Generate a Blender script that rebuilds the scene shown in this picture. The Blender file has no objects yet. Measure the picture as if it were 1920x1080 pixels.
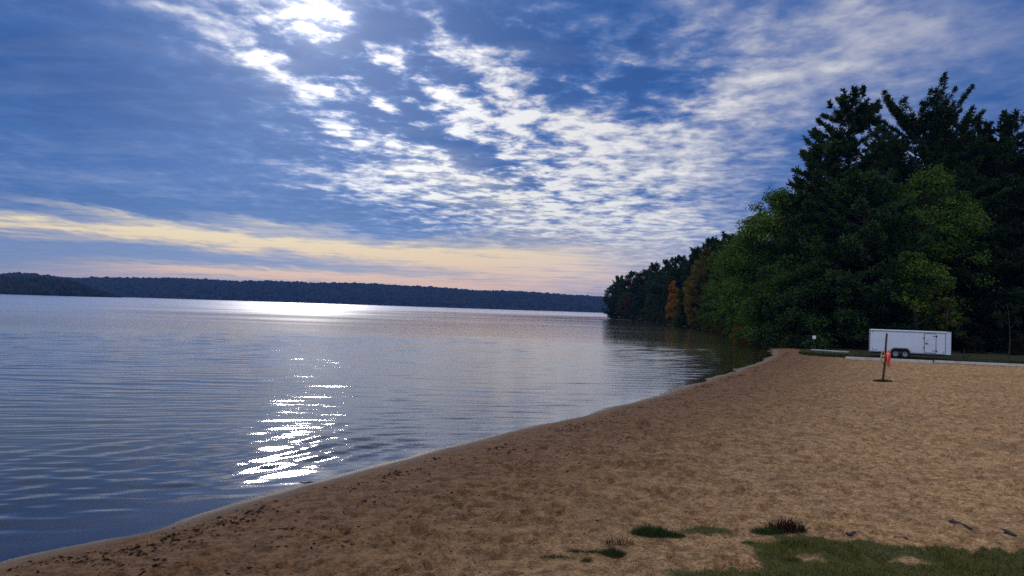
import bpy, math, random
import numpy as np
from mathutils import Matrix, Vector

R = math.radians
scene = bpy.context.scene
COL = scene.collection
rng = np.random.default_rng(11)
random.seed(7)

# ------------------------------------------------------------------ camera
F = 1387.0                       # focal length in photo pixels
ROLL = R(1.87)
PITCH = math.atan(math.cos(ROLL) * 39 / F)
SAND_Z = 0.29
CAM = np.array((0.0, 0.0, SAND_Z + 2.875))
K = 1.15                         # metres per metre of the rough layout
cr, sr, cp, sp = math.cos(ROLL), math.sin(ROLL), math.cos(PITCH), math.sin(PITCH)
vf = np.array((0, cp, sp)); u0 = np.array((0, -sp, cp)); r0 = np.array((1.0, 0, 0))
vr = cr * r0 + sr * u0
vu = -sr * r0 + cr * u0


def ray(px, py):
    return vf + vr * (px - 960) / F - vu * (py - 540) / F


def G(px, py, z=SAND_Z):
    d = ray(px, py)
    return CAM + d * ((z - CAM[2]) / d[2])


def P(px, py, depth):
    d = ray(px, py)
    return CAM + d * (depth / d[1])


cam = bpy.data.cameras.new('camera')
cam.sensor_width = 36
cam.lens = 36 * F / 1920
cam.clip_start = 0.1
cam.clip_end = 30000
camo = bpy.data.objects.new('camera', cam)
COL.objects.link(camo)
m = Matrix(((vr[0], vu[0], -vf[0], CAM[0]), (vr[1], vu[1], -vf[1], CAM[1]),
            (vr[2], vu[2], -vf[2], CAM[2]), (0, 0, 0, 1)))
camo.matrix_world = m
scene.camera = camo

# ------------------------------------------------------------------ helpers
def tag(o, label=None, cat=None, group=None, kind=None):
    if label: o['label'] = label
    if cat: o['category'] = cat
    if group: o['group'] = group
    if kind: o['kind'] = kind
    return o


def empty(name, loc, rz=0.0, label=None, cat=None, group=None):
    o = bpy.data.objects.new(name, None)
    o.location = loc
    o.rotation_euler = (0, 0, rz)
    o.empty_display_size = 0.3
    COL.objects.link(o)
    return tag(o, label, cat, group)


def mesh_np(name, verts, faces, smooth=False):
    """faces: (n,k) int array, or list of such arrays"""
    if not isinstance(faces, list):
        faces = [faces]
    faces = [np.asarray(f, dtype=np.int32) for f in faces if len(f)]
    verts = np.asarray(verts, dtype=np.float32)
    me = bpy.data.meshes.new(name)
    me.vertices.add(len(verts))
    me.vertices.foreach_set('co', verts.ravel())
    loops = np.concatenate([f.ravel() for f in faces])
    tot = np.concatenate([np.full(len(f), f.shape[1], dtype=np.int32) for f in faces])
    st = np.concatenate(([0], np.cumsum(tot)[:-1])).astype(np.int32)
    me.loops.add(len(loops))
    me.loops.foreach_set('vertex_index', loops)
    me.polygons.add(len(tot))
    me.polygons.foreach_set('loop_start', st)
    me.polygons.foreach_set('loop_total', tot)
    me.update(calc_edges=True)
    if smooth:
        me.polygons.foreach_set('use_smooth', np.ones(len(tot), dtype=bool))
    return me


def attr(me, name, vals, dom='POINT'):
    a = me.attributes.new(name, 'FLOAT', dom)
    a.data.foreach_set('value', np.asarray(vals, dtype=np.float32))


def link(name, me, mt=None, parent=None):
    o = bpy.data.objects.new(name, me)
    COL.objects.link(o)
    if mt is not None:
        me.materials.clear()
        me.materials.append(mt)
    if parent is not None:
        o.parent = parent
    return o


class MB:
    """collects simple shapes into one mesh"""
    def __init__(s): s.v = []; s.f = []; s.n = 0

    def add(s, v, f):
        v = np.asarray(v, float); s.v.append(v)
        for q in f: s.f.append([i + s.n for i in q])
        s.n += len(v)

    def box(s, x0, x1, y0, y1, z0, z1, c=0.0):
        if c <= 0:
            v = [(x, y, z) for z in (z0, z1) for (x, y) in ((x0, y0), (x1, y0), (x1, y1), (x0, y1))]
            s.add(v, [(3, 2, 1, 0), (4, 5, 6, 7), (0, 1, 5, 4), (1, 2, 6, 5), (2, 3, 7, 6), (3, 0, 4, 7)])
            return
        # chamfered box
        def ring(i, z):
            return [(x0 + i, y0, z), (x1 - i, y0, z), (x1, y0 + i, z), (x1, y1 - i, z),
                    (x1 - i, y1, z), (x0 + i, y1, z), (x0, y1 - i, z), (x0, y0 + i, z)]
        def inner(z):
            return [(x0 + c, y0 + c * .3, z), (x1 - c, y0 + c * .3, z), (x1 - c * .3, y0 + c, z), (x1 - c * .3, y1 - c, z),
                    (x1 - c, y1 - c * .3, z), (x0 + c, y1 - c * .3, z), (x0 + c * .3, y1 - c, z), (x0 + c * .3, y0 + c, z)]
        v = inner(z0) + ring(c, z0 + c) + ring(c, z1 - c) + inner(z1)
        f = [tuple(range(7, -1, -1)), tuple(range(24, 32))]
        for k in range(3):
            for i in range(8):
                j = (i + 1) % 8
                f.append((k * 8 + i, k * 8 + j, k * 8 + 8 + j, k * 8 + 8 + i))
        s.add(v, f)

    def prism(s, poly, axis, a0, a1):
        """poly in the two other axes, extruded along axis"""
        n = len(poly)
        def mk(p, a):
            return (a, p[0], p[1]) if axis == 'x' else ((p[0], a, p[1]) if axis == 'y' else (p[0], p[1], a))
        v = [mk(p, a0) for p in poly] + [mk(p, a1) for p in poly]
        f = [tuple(range(n)), tuple(range(2 * n - 1, n - 1, -1))]
        for i in range(n):
            j = (i + 1) % n
            f.append((i, i + n, j + n, j))
        s.add(v, f)

    def tube(s, pts, rad, seg=8, cap=True):
        pts = np.asarray(pts, float)
        n = len(pts)
        rad = np.broadcast_to(np.asarray(rad, float), (n,))
        t = np.gradient(pts, axis=0)
        t /= np.linalg.norm(t, axis=1)[:, None] + 1e-9
        ref = np.array((0, 0, 1.0)) if abs(t[0, 2]) < .9 else np.array((1.0, 0, 0))
        v = []
        a = np.linspace(0, 2 * np.pi, seg, endpoint=False)
        for i in range(n):
            b = np.cross(t[i], ref); b /= np.linalg.norm(b) + 1e-9
            c = np.cross(b, t[i])
            v.append(pts[i] + rad[i] * (np.cos(a)[:, None] * b + np.sin(a)[:, None] * c))
        f = []
        for i in range(n - 1):
            for k in range(seg):
                l = (k + 1) % seg
                f.append((i * seg + k, i * seg + l, (i + 1) * seg + l, (i + 1) * seg + k))
        if cap:
            f.append(tuple(range(seg - 1, -1, -1)))
            f.append(tuple(range((n - 1) * seg, n * seg)))
        s.add(np.concatenate(v), f)

    def torus(s, c, R0, r, ax=(0, 1, 0), a0=0.0, a1=2 * math.pi, seg=32, rs=12, flat=1.0):
        ax = np.asarray(ax, float); ax /= np.linalg.norm(ax)
        e1 = np.cross(ax, (0, 0, 1.0))
        e1 = e1 / np.linalg.norm(e1) if np.linalg.norm(e1) > 1e-6 else np.array((1.0, 0, 0))
        e2 = np.cross(e1, ax)
        full = abs(a1 - a0 - 2 * math.pi) < 1e-6
        n = seg if full else seg + 1
        v = []
        for i in range(n):
            a = a0 + (a1 - a0) * i / seg
            d = e1 * math.cos(a) + e2 * math.sin(a)
            for k in range(rs):
                b = 2 * math.pi * k / rs
                v.append(np.asarray(c) + d * (R0 + r * math.cos(b)) + ax * r * flat * math.sin(b))
        f = []
        for i in range(seg):
            j = (i + 1) % n
            for k in range(rs):
                l = (k + 1) % rs
                f.append((i * rs + k, j * rs + k, j * rs + l, i * rs + l))
        if not full:
            f.append(tuple(range(rs))); f.append(tuple(range((n - 1) * rs + rs - 1, (n - 1) * rs - 1, -1)))
        s.add(v, f)

    def build(s, name, mt, parent=None, smooth=False, loc=None):
        me = bpy.data.meshes.new(name)
        me.from_pydata([tuple(p) for p in np.concatenate(s.v)], [], s.f)
        me.validate()
        if smooth:
            me.polygons.foreach_set('use_smooth', np.ones(len(me.polygons), dtype=bool))
        o = link(name, me, mt, parent)
        if smooth:
            try:
                me.set_sharp_from_angle(angle=R(40))
            except Exception:
                pass
        if loc is not None: o.location = loc
        return o


# value noise -------------------------------------------------------------
def _hash(ix, iy, seed):
    h = (ix.astype(np.int64) * 374761393 + iy.astype(np.int64) * 668265263 + seed * 974711) & 0xffffffff
    h = ((h ^ (h >> 13)) * 1274126177) & 0xffffffff
    return ((h ^ (h >> 16)) & 0xffff) / 65535.0


def vnoise(x, y, seed=0):
    ix = np.floor(x); iy = np.floor(y)
    fx = x - ix; fy = y - iy
    fx = fx * fx * (3 - 2 * fx); fy = fy * fy * (3 - 2 * fy)
    a = _hash(ix, iy, seed); b = _hash(ix + 1, iy, seed)
    c = _hash(ix, iy + 1, seed); d = _hash(ix + 1, iy + 1, seed)
    return (a * (1 - fx) + b * fx) * (1 - fy) + (c * (1 - fx) + d * fx) * fy


def fbm(x, y, octv=4, seed=0, gain=.5):
    s = 0; a = 1; t = 0
    for k in range(octv):
        s = s + a * vnoise(x * 2 ** k + 17.3 * k, y * 2 ** k - 9.1 * k, seed + k); t += a; a *= gain
    return s / t


def sstep(x, a, b):
    t = np.clip((x - a) / (b - a), 0, 1)
    return t * t * (3 - 2 * t)


# node helper --------------------------------------------------------------
class NT:
    def __init__(s, tree):
        s.t = tree; s.t.nodes.clear()

    def n(s, typ, **kw):
        nd = s.t.nodes.new(typ)
        for k, v in kw.items(): setattr(nd, k, v)
        return nd

    def set(s, sock, v):
        if hasattr(v, 'is_output') or isinstance(v, bpy.types.NodeSocket): s.t.links.new(v, sock)
        elif v is not None:
            if isinstance(v, (tuple, list)) and len(v) == 3 and sock.type == 'RGBA': v = (*v, 1)
            sock.default_value = v

    def m(s, op, a, b=None, c=None, clamp=False):
        nd = s.n('ShaderNodeMath', operation=op, use_clamp=clamp)
        for i, v in enumerate((a, b, c)):
            if v is not None: s.set(nd.inputs[i], v)
        return nd.outputs[0]

    def v(s, op, a, b=None):
        nd = s.n('ShaderNodeVectorMath', operation=op)
        s.set(nd.inputs[0], a)
        if b is not None: s.set(nd.inputs[1], b)
        return nd.outputs[0]

    def xyz(s, x, y, z=0.0):
        nd = s.n('ShaderNodeCombineXYZ')
        s.set(nd.inputs[0], x); s.set(nd.inputs[1], y); s.set(nd.inputs[2], z)
        return nd.outputs[0]

    def sep(s, v):
        nd = s.n('ShaderNodeSeparateXYZ'); s.set(nd.inputs[0], v); return nd.outputs

    def mapping(s, v, loc=(0, 0, 0), rot=(0, 0, 0), sc=(1, 1, 1), typ='POINT'):
        nd = s.n('ShaderNodeMapping', vector_type=typ)
        s.set(nd.inputs['Vector'], v)
        nd.inputs['Location'].default_value = loc
        nd.inputs['Rotation'].default_value = rot
        nd.inputs['Scale'].default_value = sc
        return nd.outputs[0]

    def noise(s, v, scale=1.0, detail=4, rough=.55, dist=0.0, out=0):
        nd = s.n('ShaderNodeTexNoise')
        s.set(nd.inputs['Vector'], v)
        s.set(nd.inputs['Scale'], scale); s.set(nd.inputs['Detail'], detail)
        s.set(nd.inputs['Roughness'], rough); s.set(nd.inputs['Distortion'], dist)
        return nd.outputs[out]

    def ss(s, x, a, b, lo=0.0, hi=1.0):
        nd = s.n('ShaderNodeMapRange', interpolation_type='SMOOTHSTEP')
        s.set(nd.inputs[0], x); s.set(nd.inputs[1], a); s.set(nd.inputs[2], b)
        s.set(nd.inputs[3], lo); s.set(nd.inputs[4], hi)
        return nd.outputs[0]

    def ramp(s, x, stops):
        nd = s.n('ShaderNodeValToRGB')
        el = nd.color_ramp.elements
        el[0].position, el[0].color = stops[0][0], (*stops[0][1], 1)
        el[1].position, el[1].color = stops[-1][0], (*stops[-1][1], 1)
        for p, c in stops[1:-1]:
            e = el.new(p); e.color = (*c, 1)
        s.set(nd.inputs[0], x)
        return nd.outputs[0]

    def mix(s, f, a, b, blend='MIX'):
        nd = s.n('ShaderNodeMix', data_type='RGBA', blend_type=blend)
        s.set(nd.inputs[0], f); s.set(nd.inputs[6], a); s.set(nd.inputs[7], b)
        return nd.outputs[2]

    def attr(s, name):
        return s.n('ShaderNodeAttribute', attribute_name=name).outputs['Fac']

    def bump(s, h, strength=.5, dist=.02, normal=None):
        nd = s.n('ShaderNodeBump')
        s.set(nd.inputs['Height'], h); nd.inputs['Strength'].default_value = strength
        nd.inputs['Distance'].default_value = dist
        if normal is not None: s.set(nd.inputs['Normal'], normal)
        return nd.outputs[0]

    def out(s, sh, typ='ShaderNodeOutputMaterial', sock='Surface'):
        o = s.n(typ); s.t.links.new(sh, o.inputs[sock]); return o


def new_mat(name):
    mt = bpy.data.materials.new(name); mt.use_nodes = True
    return mt, NT(mt.node_tree)


def simple_mat(name, col, rough=.6, var=.25, scale=8.0, metal=0.0, bump=.0, dirt=None):
    mt, t = new_mat(name)
    co = t.n('ShaderNodeTexCoord').outputs['Object']
    nz = t.noise(co, scale, 5, .6)
    lo = tuple(c * (1 - var) for c in col); hi = tuple(min(1, c * (1 + var)) for c in col)
    c = t.mix(t.ss(nz, .3, .7), lo, hi)
    if dirt:
        c = t.mix(t.m('MULTIPLY', t.ss(t.noise(co, scale * .37, 6, .65), .5, .75), dirt[1]), c, dirt[0])
    b = t.n('ShaderNodeBsdfPrincipled')
    t.set(b.inputs['Base Color'], c)
    b.inputs['Roughness'].default_value = rough
    b.inputs['Metallic'].default_value = metal
    if bump: t.set(b.inputs['Normal'], t.bump(t.noise(co, scale * 3, 5, .65), bump, .02))
    t.out(b.outputs[0])
    return mt


# ------------------------------------------------------------------ world / sky
SUN_PX = (596, 22)
sd = ray(*SUN_PX); sd = sd / np.linalg.norm(sd)
SUN_EL = math.asin(sd[2]); SUN_AZ = math.atan2(sd[0], sd[1])
#@SKY
world = bpy.data.worlds.new('World')
scene.world = world
world.use_nodes = True
w = NT(world.node_tree)
dirv = w.n('ShaderNodeTexCoord').outputs['Generated']
dx, dy, dz = w.sep(dirv)[:3]
zc = w.m('ADD', w.m('MAXIMUM', dz, 0.0), .045)
plan = w.xyz(w.m('DIVIDE', dx, zc), w.m('DIVIDE', dy, zc))
yc = w.m('MAXIMUM', dy, .08)
A = w.m('DIVIDE', dx, yc); E = w.m('DIVIDE', dz, yc)
front = w.ss(dy, .05, .35)
# domain warp so that every cloud edge is ragged
wn = w.noise(w.mapping(plan, rot=(0, 0, R(-12)), sc=(1.6, .9, 1)), 1.6, 5, .6, 0, 1)
wx, wy, _ = w.sep(wn)[:3]
Aw = w.m('MULTIPLY_ADD', w.m('SUBTRACT', wx, .5), .11, A)
Ew = w.m('MULTIPLY_ADD', w.m('MULTIPLY', w.m('SUBTRACT', wy, .5), .34), w.m('ADD', E, .02), E)
pos = w.xyz(Aw, Ew)


def ae(px, py):
    a = (px - 960) / F; b = (540 - py) / F
    return a * cr - b * sr, a * sr + b * cr + math.tan(PITCH)


def blobs(lst, start):
    acc = start
    for (px, py, rx, ry, ang, wt) in lst:
        a, e = ae(px, py)
        mp = w.mapping(pos, (a, e, 0), (0, 0, R(-ang) + ROLL), (rx / F * 2.0, ry / F * 2.0, 1), 'TEXTURE')
        g = w.n('ShaderNodeTexGradient', gradient_type='QUADRATIC_SPHERE')
        w.set(g.inputs[0], mp)
        acc = w.m('MULTIPLY_ADD', g.outputs['Fac'], wt, acc)
    return acc


# T: how much bright high cloud (0 = deep blue, 1 = white).  angle: clockwise in the view
TB = [
    # thin bright openings
    (598, 10, 60, 40, 15, .70), (530, 25, 90, 24, 25, .34), (290, 6, 110, 16, 2, .30),
    (470, 92, 75, 18, 14, .40), (530, 140, 80, 26, 34, .40), (600, 205, 80, 24, 30, .32), (640, 255, 90, 18, 22, .22),
    (760, 112, 110, 26, 8, .36), (815, 45, 90, 14, 52, .40), (900, 135, 120, 55, 25, .44), (780, 175, 110, 22, 20, .30),
    (880, 215, 160, 45, 18, .40), (960, 250, 120, 40, 18, .28), (720, 262, 140, 22, 20, .26), (960, 40, 36, 14, 22, .55),
    (740, 340, 190, 32, 8, .40), (880, 325, 110, 34, 16, .34), (800, 370, 170, 22, 5, .28), (590, 330, 70, 18, 10, .14),
    (1030, 200, 120, 50, 20, .26), (1080, 290, 240, 60, 8, .30), (1060, 375, 240, 60, 6, .36), (1170, 95, 26, 50, 25, .30),
    (1230, 235, 230, 45, -4, .30), (1340, 165, 240, 50, -12, .32), (1500, 118, 210, 34, -12, .28), (1620, 42, 190, 22, 4, .22),
    (1400, 60, 240, 50, 5, .12), (1270, 330, 200, 60, 5, .26), (1180, 450, 280, 70, 3, .30), (1000, 412, 200, 34, 5, .20),
    (1750, 60, 320, 110, 0, .14), (1380, 250, 330, 150, -15, .24), (1800, 200, 330, 200, 0, .12), (1300, 420, 330, 110, 0, .16),
    (180, 335, 320, 26, 7, .12), (60, 262, 120, 20, 6, .10), (420, 60, 220, 60, 8, .12), (560, 245, 70, 10, 8, .16),
    # thicker dark cloud and blue gaps
    (210, 190, 430, 150, 6, -.34), (60, 60, 260, 90, 0, -.16), (480, 210, 130, 90, 20, -.16),
    (738, 46, 85, 45, 18, -.62), (655, 66, 50, 18, 6, -.85), (1010, 60, 190, 62, 16, -.58), (900, 75, 110, 40, 30, -.36),
    (650, 128, 150, 26, 22, -.36), (735, 150, 80, 18, 18, -.30), (822, 131, 44, 16, 4, -.72), (886, 166, 30, 10, 4, -.60),
    (700, 212, 90, 22, 14, -.36), (760, 240, 90, 20, 16, -.36), (830, 280, 120, 26, 24, -.62), (912, 300, 90, 26, 26, -.46),
    (930, 340, 70, 26, 20, -.30), (880, 386, 130, 16, 5, -.60), (640, 300, 110, 26, 10, -.20), (1000, 288, 60, 14, 8, -.40),
    (1050, 150, 70, 45, 30, -.40), (1190, 180, 110, 45, 10, -.50), (1270, 130, 110, 34, 8, -.32), (1290, 212, 80, 14, 0, -.30),
    (1090, 265, 70, 14, 8, -.26), (1262, 378, 90, 22, -3, -.42), (1470, 300, 120, 60, -35, -.30), (1420, 385, 110, 40, -20, -.18),
    (1000, 455, 170, 18, 3, -.44), (1860, 190, 140, 90, 0, -.20), (420, 395, 330, 22, 4, -.20), (640, 405, 130, 16, 4, -.20),
    (540, 370, 120, 20, 6, -.10), (718, 100, 60, 34, 10, -.55), (1540, 75, 160, 24, -6, -.12),
]
T = blobs(TB, .30)
# warm bands low over the hills
YB = [
    (60, 422, 260, 13, 5, 1.0), (330, 440, 220, 15, 6, 1.0), (230, 405, 180, 8, 8, .6), (560, 460, 240, 20, 4.5, 1.0),
    (760, 478, 220, 22, 4, .9), (950, 490, 220, 26, 3, .8), (1085, 472, 180, 40, 2, .6), (1010, 520, 250, 20, 3, .62), (1130, 525, 140, 34, 2, .25),
    (420, 507, 240, 11, 2.5, 1.0), (660, 521, 280, 12, 2.5, 1.0), (880, 538, 240, 12, 2, .9), (520, 425, 130, 9, 6, .5),
    (200, 515, 260, 14, 1, .45), (60, 445, 120, 6, 3, .45), (880, 350, 150, 40, 20, .35), (480, 110, 80, 40, 20, .15),
]
Y = blobs(YB, 0.0)
# mottling
n1 = w.noise(w.mapping(plan, rot=(0, 0, R(14)), sc=(4.4, 3.6, 1)), 1.0, 7, .60, .25)
n1b = w.noise(w.mapping(plan, rot=(0, 0, R(-10)), sc=(9.0, 8.0, 1), loc=(5, 2, 0)), 1.0, 5, .6, .2)
n2 = w.noise(w.mapping(plan, rot=(0, 0, R(-25)), sc=(1.1, .8, 1), loc=(3, 1, 0)), 1.0, 4, .55, .4)
n3 = w.noise(w.mapping(plan, rot=(0, 0, R(8)), sc=(1.3, 3.4, 1), loc=(1, 7, 0)), 1.0, 6, .6, .6)
mot = blobs([(830, 190, 460, 260, 30, .9), (900, 350, 360, 110, 15, .6), (1150, 150, 420, 200, 0, .45), (530, 90, 220, 110, 20, .5)], .14)
T = w.m('SMOOTH_MIN', T, .74, .35)
T2 = w.m('MULTIPLY_ADD', w.m('MULTIPLY', w.m('SUBTRACT', n1, .47), mot), 3.0, T)
T2 = w.m('MULTIPLY_ADD', w.m('MULTIPLY', w.m('SUBTRACT', n1b, .5), mot), 2.2, T2)
T2 = w.m('MULTIPLY_ADD', w.m('SUBTRACT', n2, .5), .22, T2)
T2 = w.m('MULTIPLY_ADD', w.m('SUBTRACT', n3, .5), w.m('MULTIPLY_ADD', mot, .20, .10), T2)
# unseen half of the sky: broken grey cloud
Tb = w.m('MULTIPLY_ADD', w.m('SUBTRACT', n2, .5), .8, .40)
fr = w.n('ShaderNodeMix', data_type='FLOAT')
w.set(fr.inputs[0], front); w.set(fr.inputs[2], Tb); w.set(fr.inputs[3], T2)
Tf = fr.outputs[0]
cool = w.ramp(Tf, [(0, (.016, .064, .215)), (.2, (.030, .092, .270)), (.36, (.080, .140, .320)), (.50, (.185, .226, .375)),
                   (.66, (.36, .375, .45)), (.84, (.60, .59, .585)), (1.0, (.78, .755, .69))])
Yn = w.m('MULTIPLY_ADD', w.m('SUBTRACT', n3, .5), w.m('MULTIPLY_ADD', Y, 1.9, .2), Y, clamp=True)
low = w.ramp(E, [(0, (.70, .40, .30)), (.03, (.78, .46, .27)), (.075, (.82, .60, .27)), (.14, (.90, .78, .46)), (.25, (.95, .9, .75))])
veil = w.ramp(E, [(0, (.36, .29, .33)), (.04, (.21, .245, .36)), (.11, (.16, .22, .42)), (.18, (.08, .15, .40))])
lowm = w.ss(E, .15, .02)
c1 = w.mix(w.m('MULTIPLY', lowm, .65), cool, veil)
rightw = w.ss(A, -.1, .2)
low2 = w.mix(w.m('MULTIPLY', rightw, .5), low, (.66, .56, .58))
c2 = w.mix(w.m('MULTIPLY', w.m('MULTIPLY', Yn, .95), front), c1, low2)
# glow of the hidden sun through thin cloud
sdot = w.n('ShaderNodeVectorMath', operation='DOT_PRODUCT')
w.set(sdot.inputs[0], dirv); sdot.inputs[1].default_value = tuple(sd)
core = w.m('POWER', w.m('MAXIMUM', sdot.outputs['Value'], 0.0), 1500.0)
halo = w.m('POWER', w.m('MAXIMUM', sdot.outputs['Value'], 0.0), 60.0)
glow = w.m('ADD', w.m('MULTIPLY', core, w.ss(Tf, .35, 1.2, .35, 3.2)), w.m('MULTIPLY', halo, w.ss(Tf, .25, 1.1, .10, .60)))
c3 = w.mix(1.0, c2, w.v('SCALE', (1.0, .97, .92), None), 'ADD') if False else c2
gcol = w.n('ShaderNodeVectorMath', operation='SCALE')
gcol.inputs[0].default_value = (1.0, .97, .93); w.set(gcol.inputs['Scale'], glow)
c4 = w.v('ADD', c2, gcol.outputs[0])
# the half of the sky behind the viewer: bright broken overcast
c4 = w.mix(front, w.mix(w.ss(dz, .05, .55), (.15, .18, .26), w.mix(w.ss(n2, .35, .65), (.50, .62, .92), (1.05, 1.18, 1.48))), c4)
BACK = 1.0
bk = w.m('MULTIPLY_ADD', front, 1 - BACK, BACK)
under = w.ss(dz, -.02, .0, .35, 1.0)
sc_ = w.n('ShaderNodeVectorMath', operation='SCALE')
w.set(sc_.inputs[0], c4); w.set(sc_.inputs['Scale'], w.m('MULTIPLY', bk, under))
bgc = w.n('ShaderNodeBackground'); w.set(bgc.inputs[0], sc_.outputs[0]); bgc.inputs[1].default_value = 1.0
sky = w.n('ShaderNodeTexSky', sky_type='NISHITA', sun_disc=False)
sky.sun_elevation = SUN_EL; sky.sun_rotation = SUN_AZ
sky.air_density = 1.0; sky.dust_density = .6; sky.ozone_density = 3.0
skt = w.mix(1.0, sky.outputs[0], (.10, .16, .30), 'MULTIPLY')
bgs = w.n('ShaderNodeBackground'); w.set(bgs.inputs[0], skt); bgs.inputs[1].default_value = .05
ad = w.n('ShaderNodeAddShader')
w.t.links.new(bgc.outputs[0], ad.inputs[0]); w.t.links.new(bgs.outputs[0], ad.inputs[1])
w.out(ad.outputs[0], 'ShaderNodeOutputWorld')
world.cycles.sampling_method = 'MANUAL'
world.cycles.sample_map_resolution = 1024
#@ENDSKY

sun = bpy.data.lights.new('sun', 'SUN')
sun.energy = 0.8
sun.angle = R(4.5)
sun.color = (1.0, .93, .84)
so = bpy.data.objects.new('sun', sun)
COL.objects.link(so)
so.rotation_euler = Vector(-sd).to_track_quat('-Z', 'Y').to_euler()
so.location = (0, 0, 60)

# ------------------------------------------------------------------ render settings
scene.render.engine = 'CYCLES'
scene.view_settings.view_transform = 'Standard'
scene.view_settings.look = 'None'
scene.view_settings.exposure = 0
scene.view_settings.gamma = 1
scene.cycles.use_denoising = False
scene.cycles.max_bounces = 6
scene.cycles.diffuse_bounces = 2
scene.cycles.glossy_bounces = 3
scene.cycles.transparent_max_bounces = 8
scene.cycles.sample_clamp_indirect = 6
scene.cycles.caustics_reflective = False
scene.cycles.caustics_refractive = False
#@REST
# ------------------------------------------------------------------ coast and terrain
near_px = [(0, 1050), (150, 1018), (300, 980), (430, 946), (575, 910), (710, 873), (850, 835), (960, 808), (1130, 767),
           (1240, 740), (1325, 710), (1385, 692), (1420, 680), (1443, 668), (1446, 660), (1440, 652)]
coast = [tuple(G(px, py, 0.0)[:2]) for px, py in near_px]
far_px = [(1428, 92), (1408, 108), (1380, 128), (1345, 152), (1300, 182), (1262, 225), (1226, 262), (1190, 300), (1160, 322), (1146, 338)]
coast += [((px - 960) / F * d, d) for px, d in far_px]
coast = [(-90, -120), (-36, -38), (-19, -10), (-12.2, -1.0), (-8.4, 4.6)] + coast + [(48, 360), (70, 390), (150, 450), (420, 560), (1500, 900), (4000, 1300)]
coast = np.array(coast, float)
poly = np.vstack([coast, [(4000, -600), (-90, -600)]])


def sdist(x, y):
    """signed distance to the shoreline, positive on land"""
    x = np.asarray(x, float).ravel(); y = np.asarray(y, float).ravel()
    out = np.empty(len(x))
    for a in range(0, len(x), 100000):
        X = x[a:a + 100000]; Y = y[a:a + 100000]
        best = np.full(len(X), 1e18)
        for i in range(len(coast) - 1):
            (ax, ay), (bx, by) = coast[i], coast[i + 1]
            ex, ey = bx - ax, by - ay
            t = np.clip(((X - ax) * ex + (Y - ay) * ey) / (ex * ex + ey * ey), 0, 1)
            best = np.minimum(best, (X - ax - t * ex) ** 2 + (Y - ay - t * ey) ** 2)
        ins = np.zeros(len(X), bool)
        n = len(poly)
        for i in range(n):
            (ax, ay), (bx, by) = poly[i], poly[(i + 1) % n]
            if ay == by: continue
            c = ((ay > Y) != (by > Y)) & (X < (bx - ax) * (Y - ay) / (by - ay) + ax)
            ins ^= c
        d = np.sqrt(best)
        out[a:a + 100000] = np.where(ins, d, -d)
    return out


BX = np.array([19.3, 21.0, 26.0, 31.0, 60.0]) * K
BY = np.array([52.0, 49.2, 47.2, 45.4, 36.0]) * K


def lawn_margin(x, y):
    """positive on the lawn behind the beach"""
    yb = np.interp(x, BX, BY)
    m = (y - yb) + (fbm(x * .8, y * .8, 3, 5) - .5) * 1.2
    return np.where(x < BX[0] - .5, y - 300.0, m)


def land_h(d, x, y):
    d = d + (np.hypot(x, y) < 90) * (fbm(x * .45, y * .45, 3, 41) - .5) * .9 * sstep(d, 3.0, 1.0)
    h = np.where(d < 0, np.maximum(d * .085, -2.2), SAND_Z * (1 - np.exp(-np.maximum(d, 0) / 1.3)))
    h = h + sstep(d, 20, 120) * 1.5 * sstep(y, 55, 130)
    return h


# ground: one sheet, the lake bed, the lawn and the forest floor
def polar(a0, a1, na, rs):
    a = np.radians(np.linspace(a0, a1, na))
    rr, aa = np.meshgrid(rs, a, indexing='ij')
    x = rr * np.sin(aa); y = rr * np.cos(aa)
    nr = len(rs)
    i = np.arange(nr - 1)[:, None] * na + np.arange(na - 1)[None, :]
    f = np.stack([i, i + na, i + na + 1, i + 1], -1).reshape(-1, 4)[:, ::-1]
    return x.ravel(), y.ravel(), f


rs = [0.5]
while rs[-1] < 4500: rs.append(rs[-1] + max(.35, rs[-1] * .018))
x, y, f = polar(-180, 180, 541, np.array(rs))
d = sdist(x, y)
lm = lawn_margin(x, y)
beachy = sstep(-lm, -.2, .8) * sstep(d, -60, -50)
in_bay = (x < BX[0] - .5) & (y < 110)
strip = ((d < 2.6) & (y > 55))
z = land_h(d, x, y) - np.where((y < 70) & (lm < .6), .14, 0) - np.where(strip & (y < 112) & (d > -4), .10, 0)
z = z + np.where((lm > .6) & (d > 2), (fbm(x * .5, y * .5, 4, 9) - .5) * .22 + .05, 0)
z = np.where(np.hypot(x, y) > 1200, np.minimum(z, -.5) * 0 - 1.5, z)
me = mesh_np('ground', np.stack([x, y, z], 1), f, True)
attr(me, 'shore', d)
gm, t = new_mat('ground')
geo = t.n('ShaderNodeNewGeometry').outputs['Position']
na = t.noise(geo, .35, 6, .6); nb = t.noise(geo, 3.0, 5, .65)
grass = t.mix(nb, (.020, .034, .010), (.050, .060, .018))
soil = t.mix(nb, (.028, .017, .009), (.075, .042, .020))
c = t.mix(t.ss(na, .42, .60), grass, soil)
sx, sy, sz = t.sep(geo)[:3]
c = t.mix(t.ss(sy, 66, 72), c, soil)
bed = t.mix(nb, (.085, .070, .026), (.15, .118, .045))
c = t.mix(t.ss(t.attr('shore'), .3, -.2), c, bed)
b = t.n('ShaderNodeBsdfPrincipled'); t.set(b.inputs['Base Color'], c); b.inputs['Roughness'].default_value = .95
b.inputs['Specular IOR Level'].default_value = .15
t.set(b.inputs['Normal'], t.bump(t.noise(geo, 9, 6, .7), .8, .06))
t.out(b.outputs[0])
tag(link('ground', me, gm), kind='structure')

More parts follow.
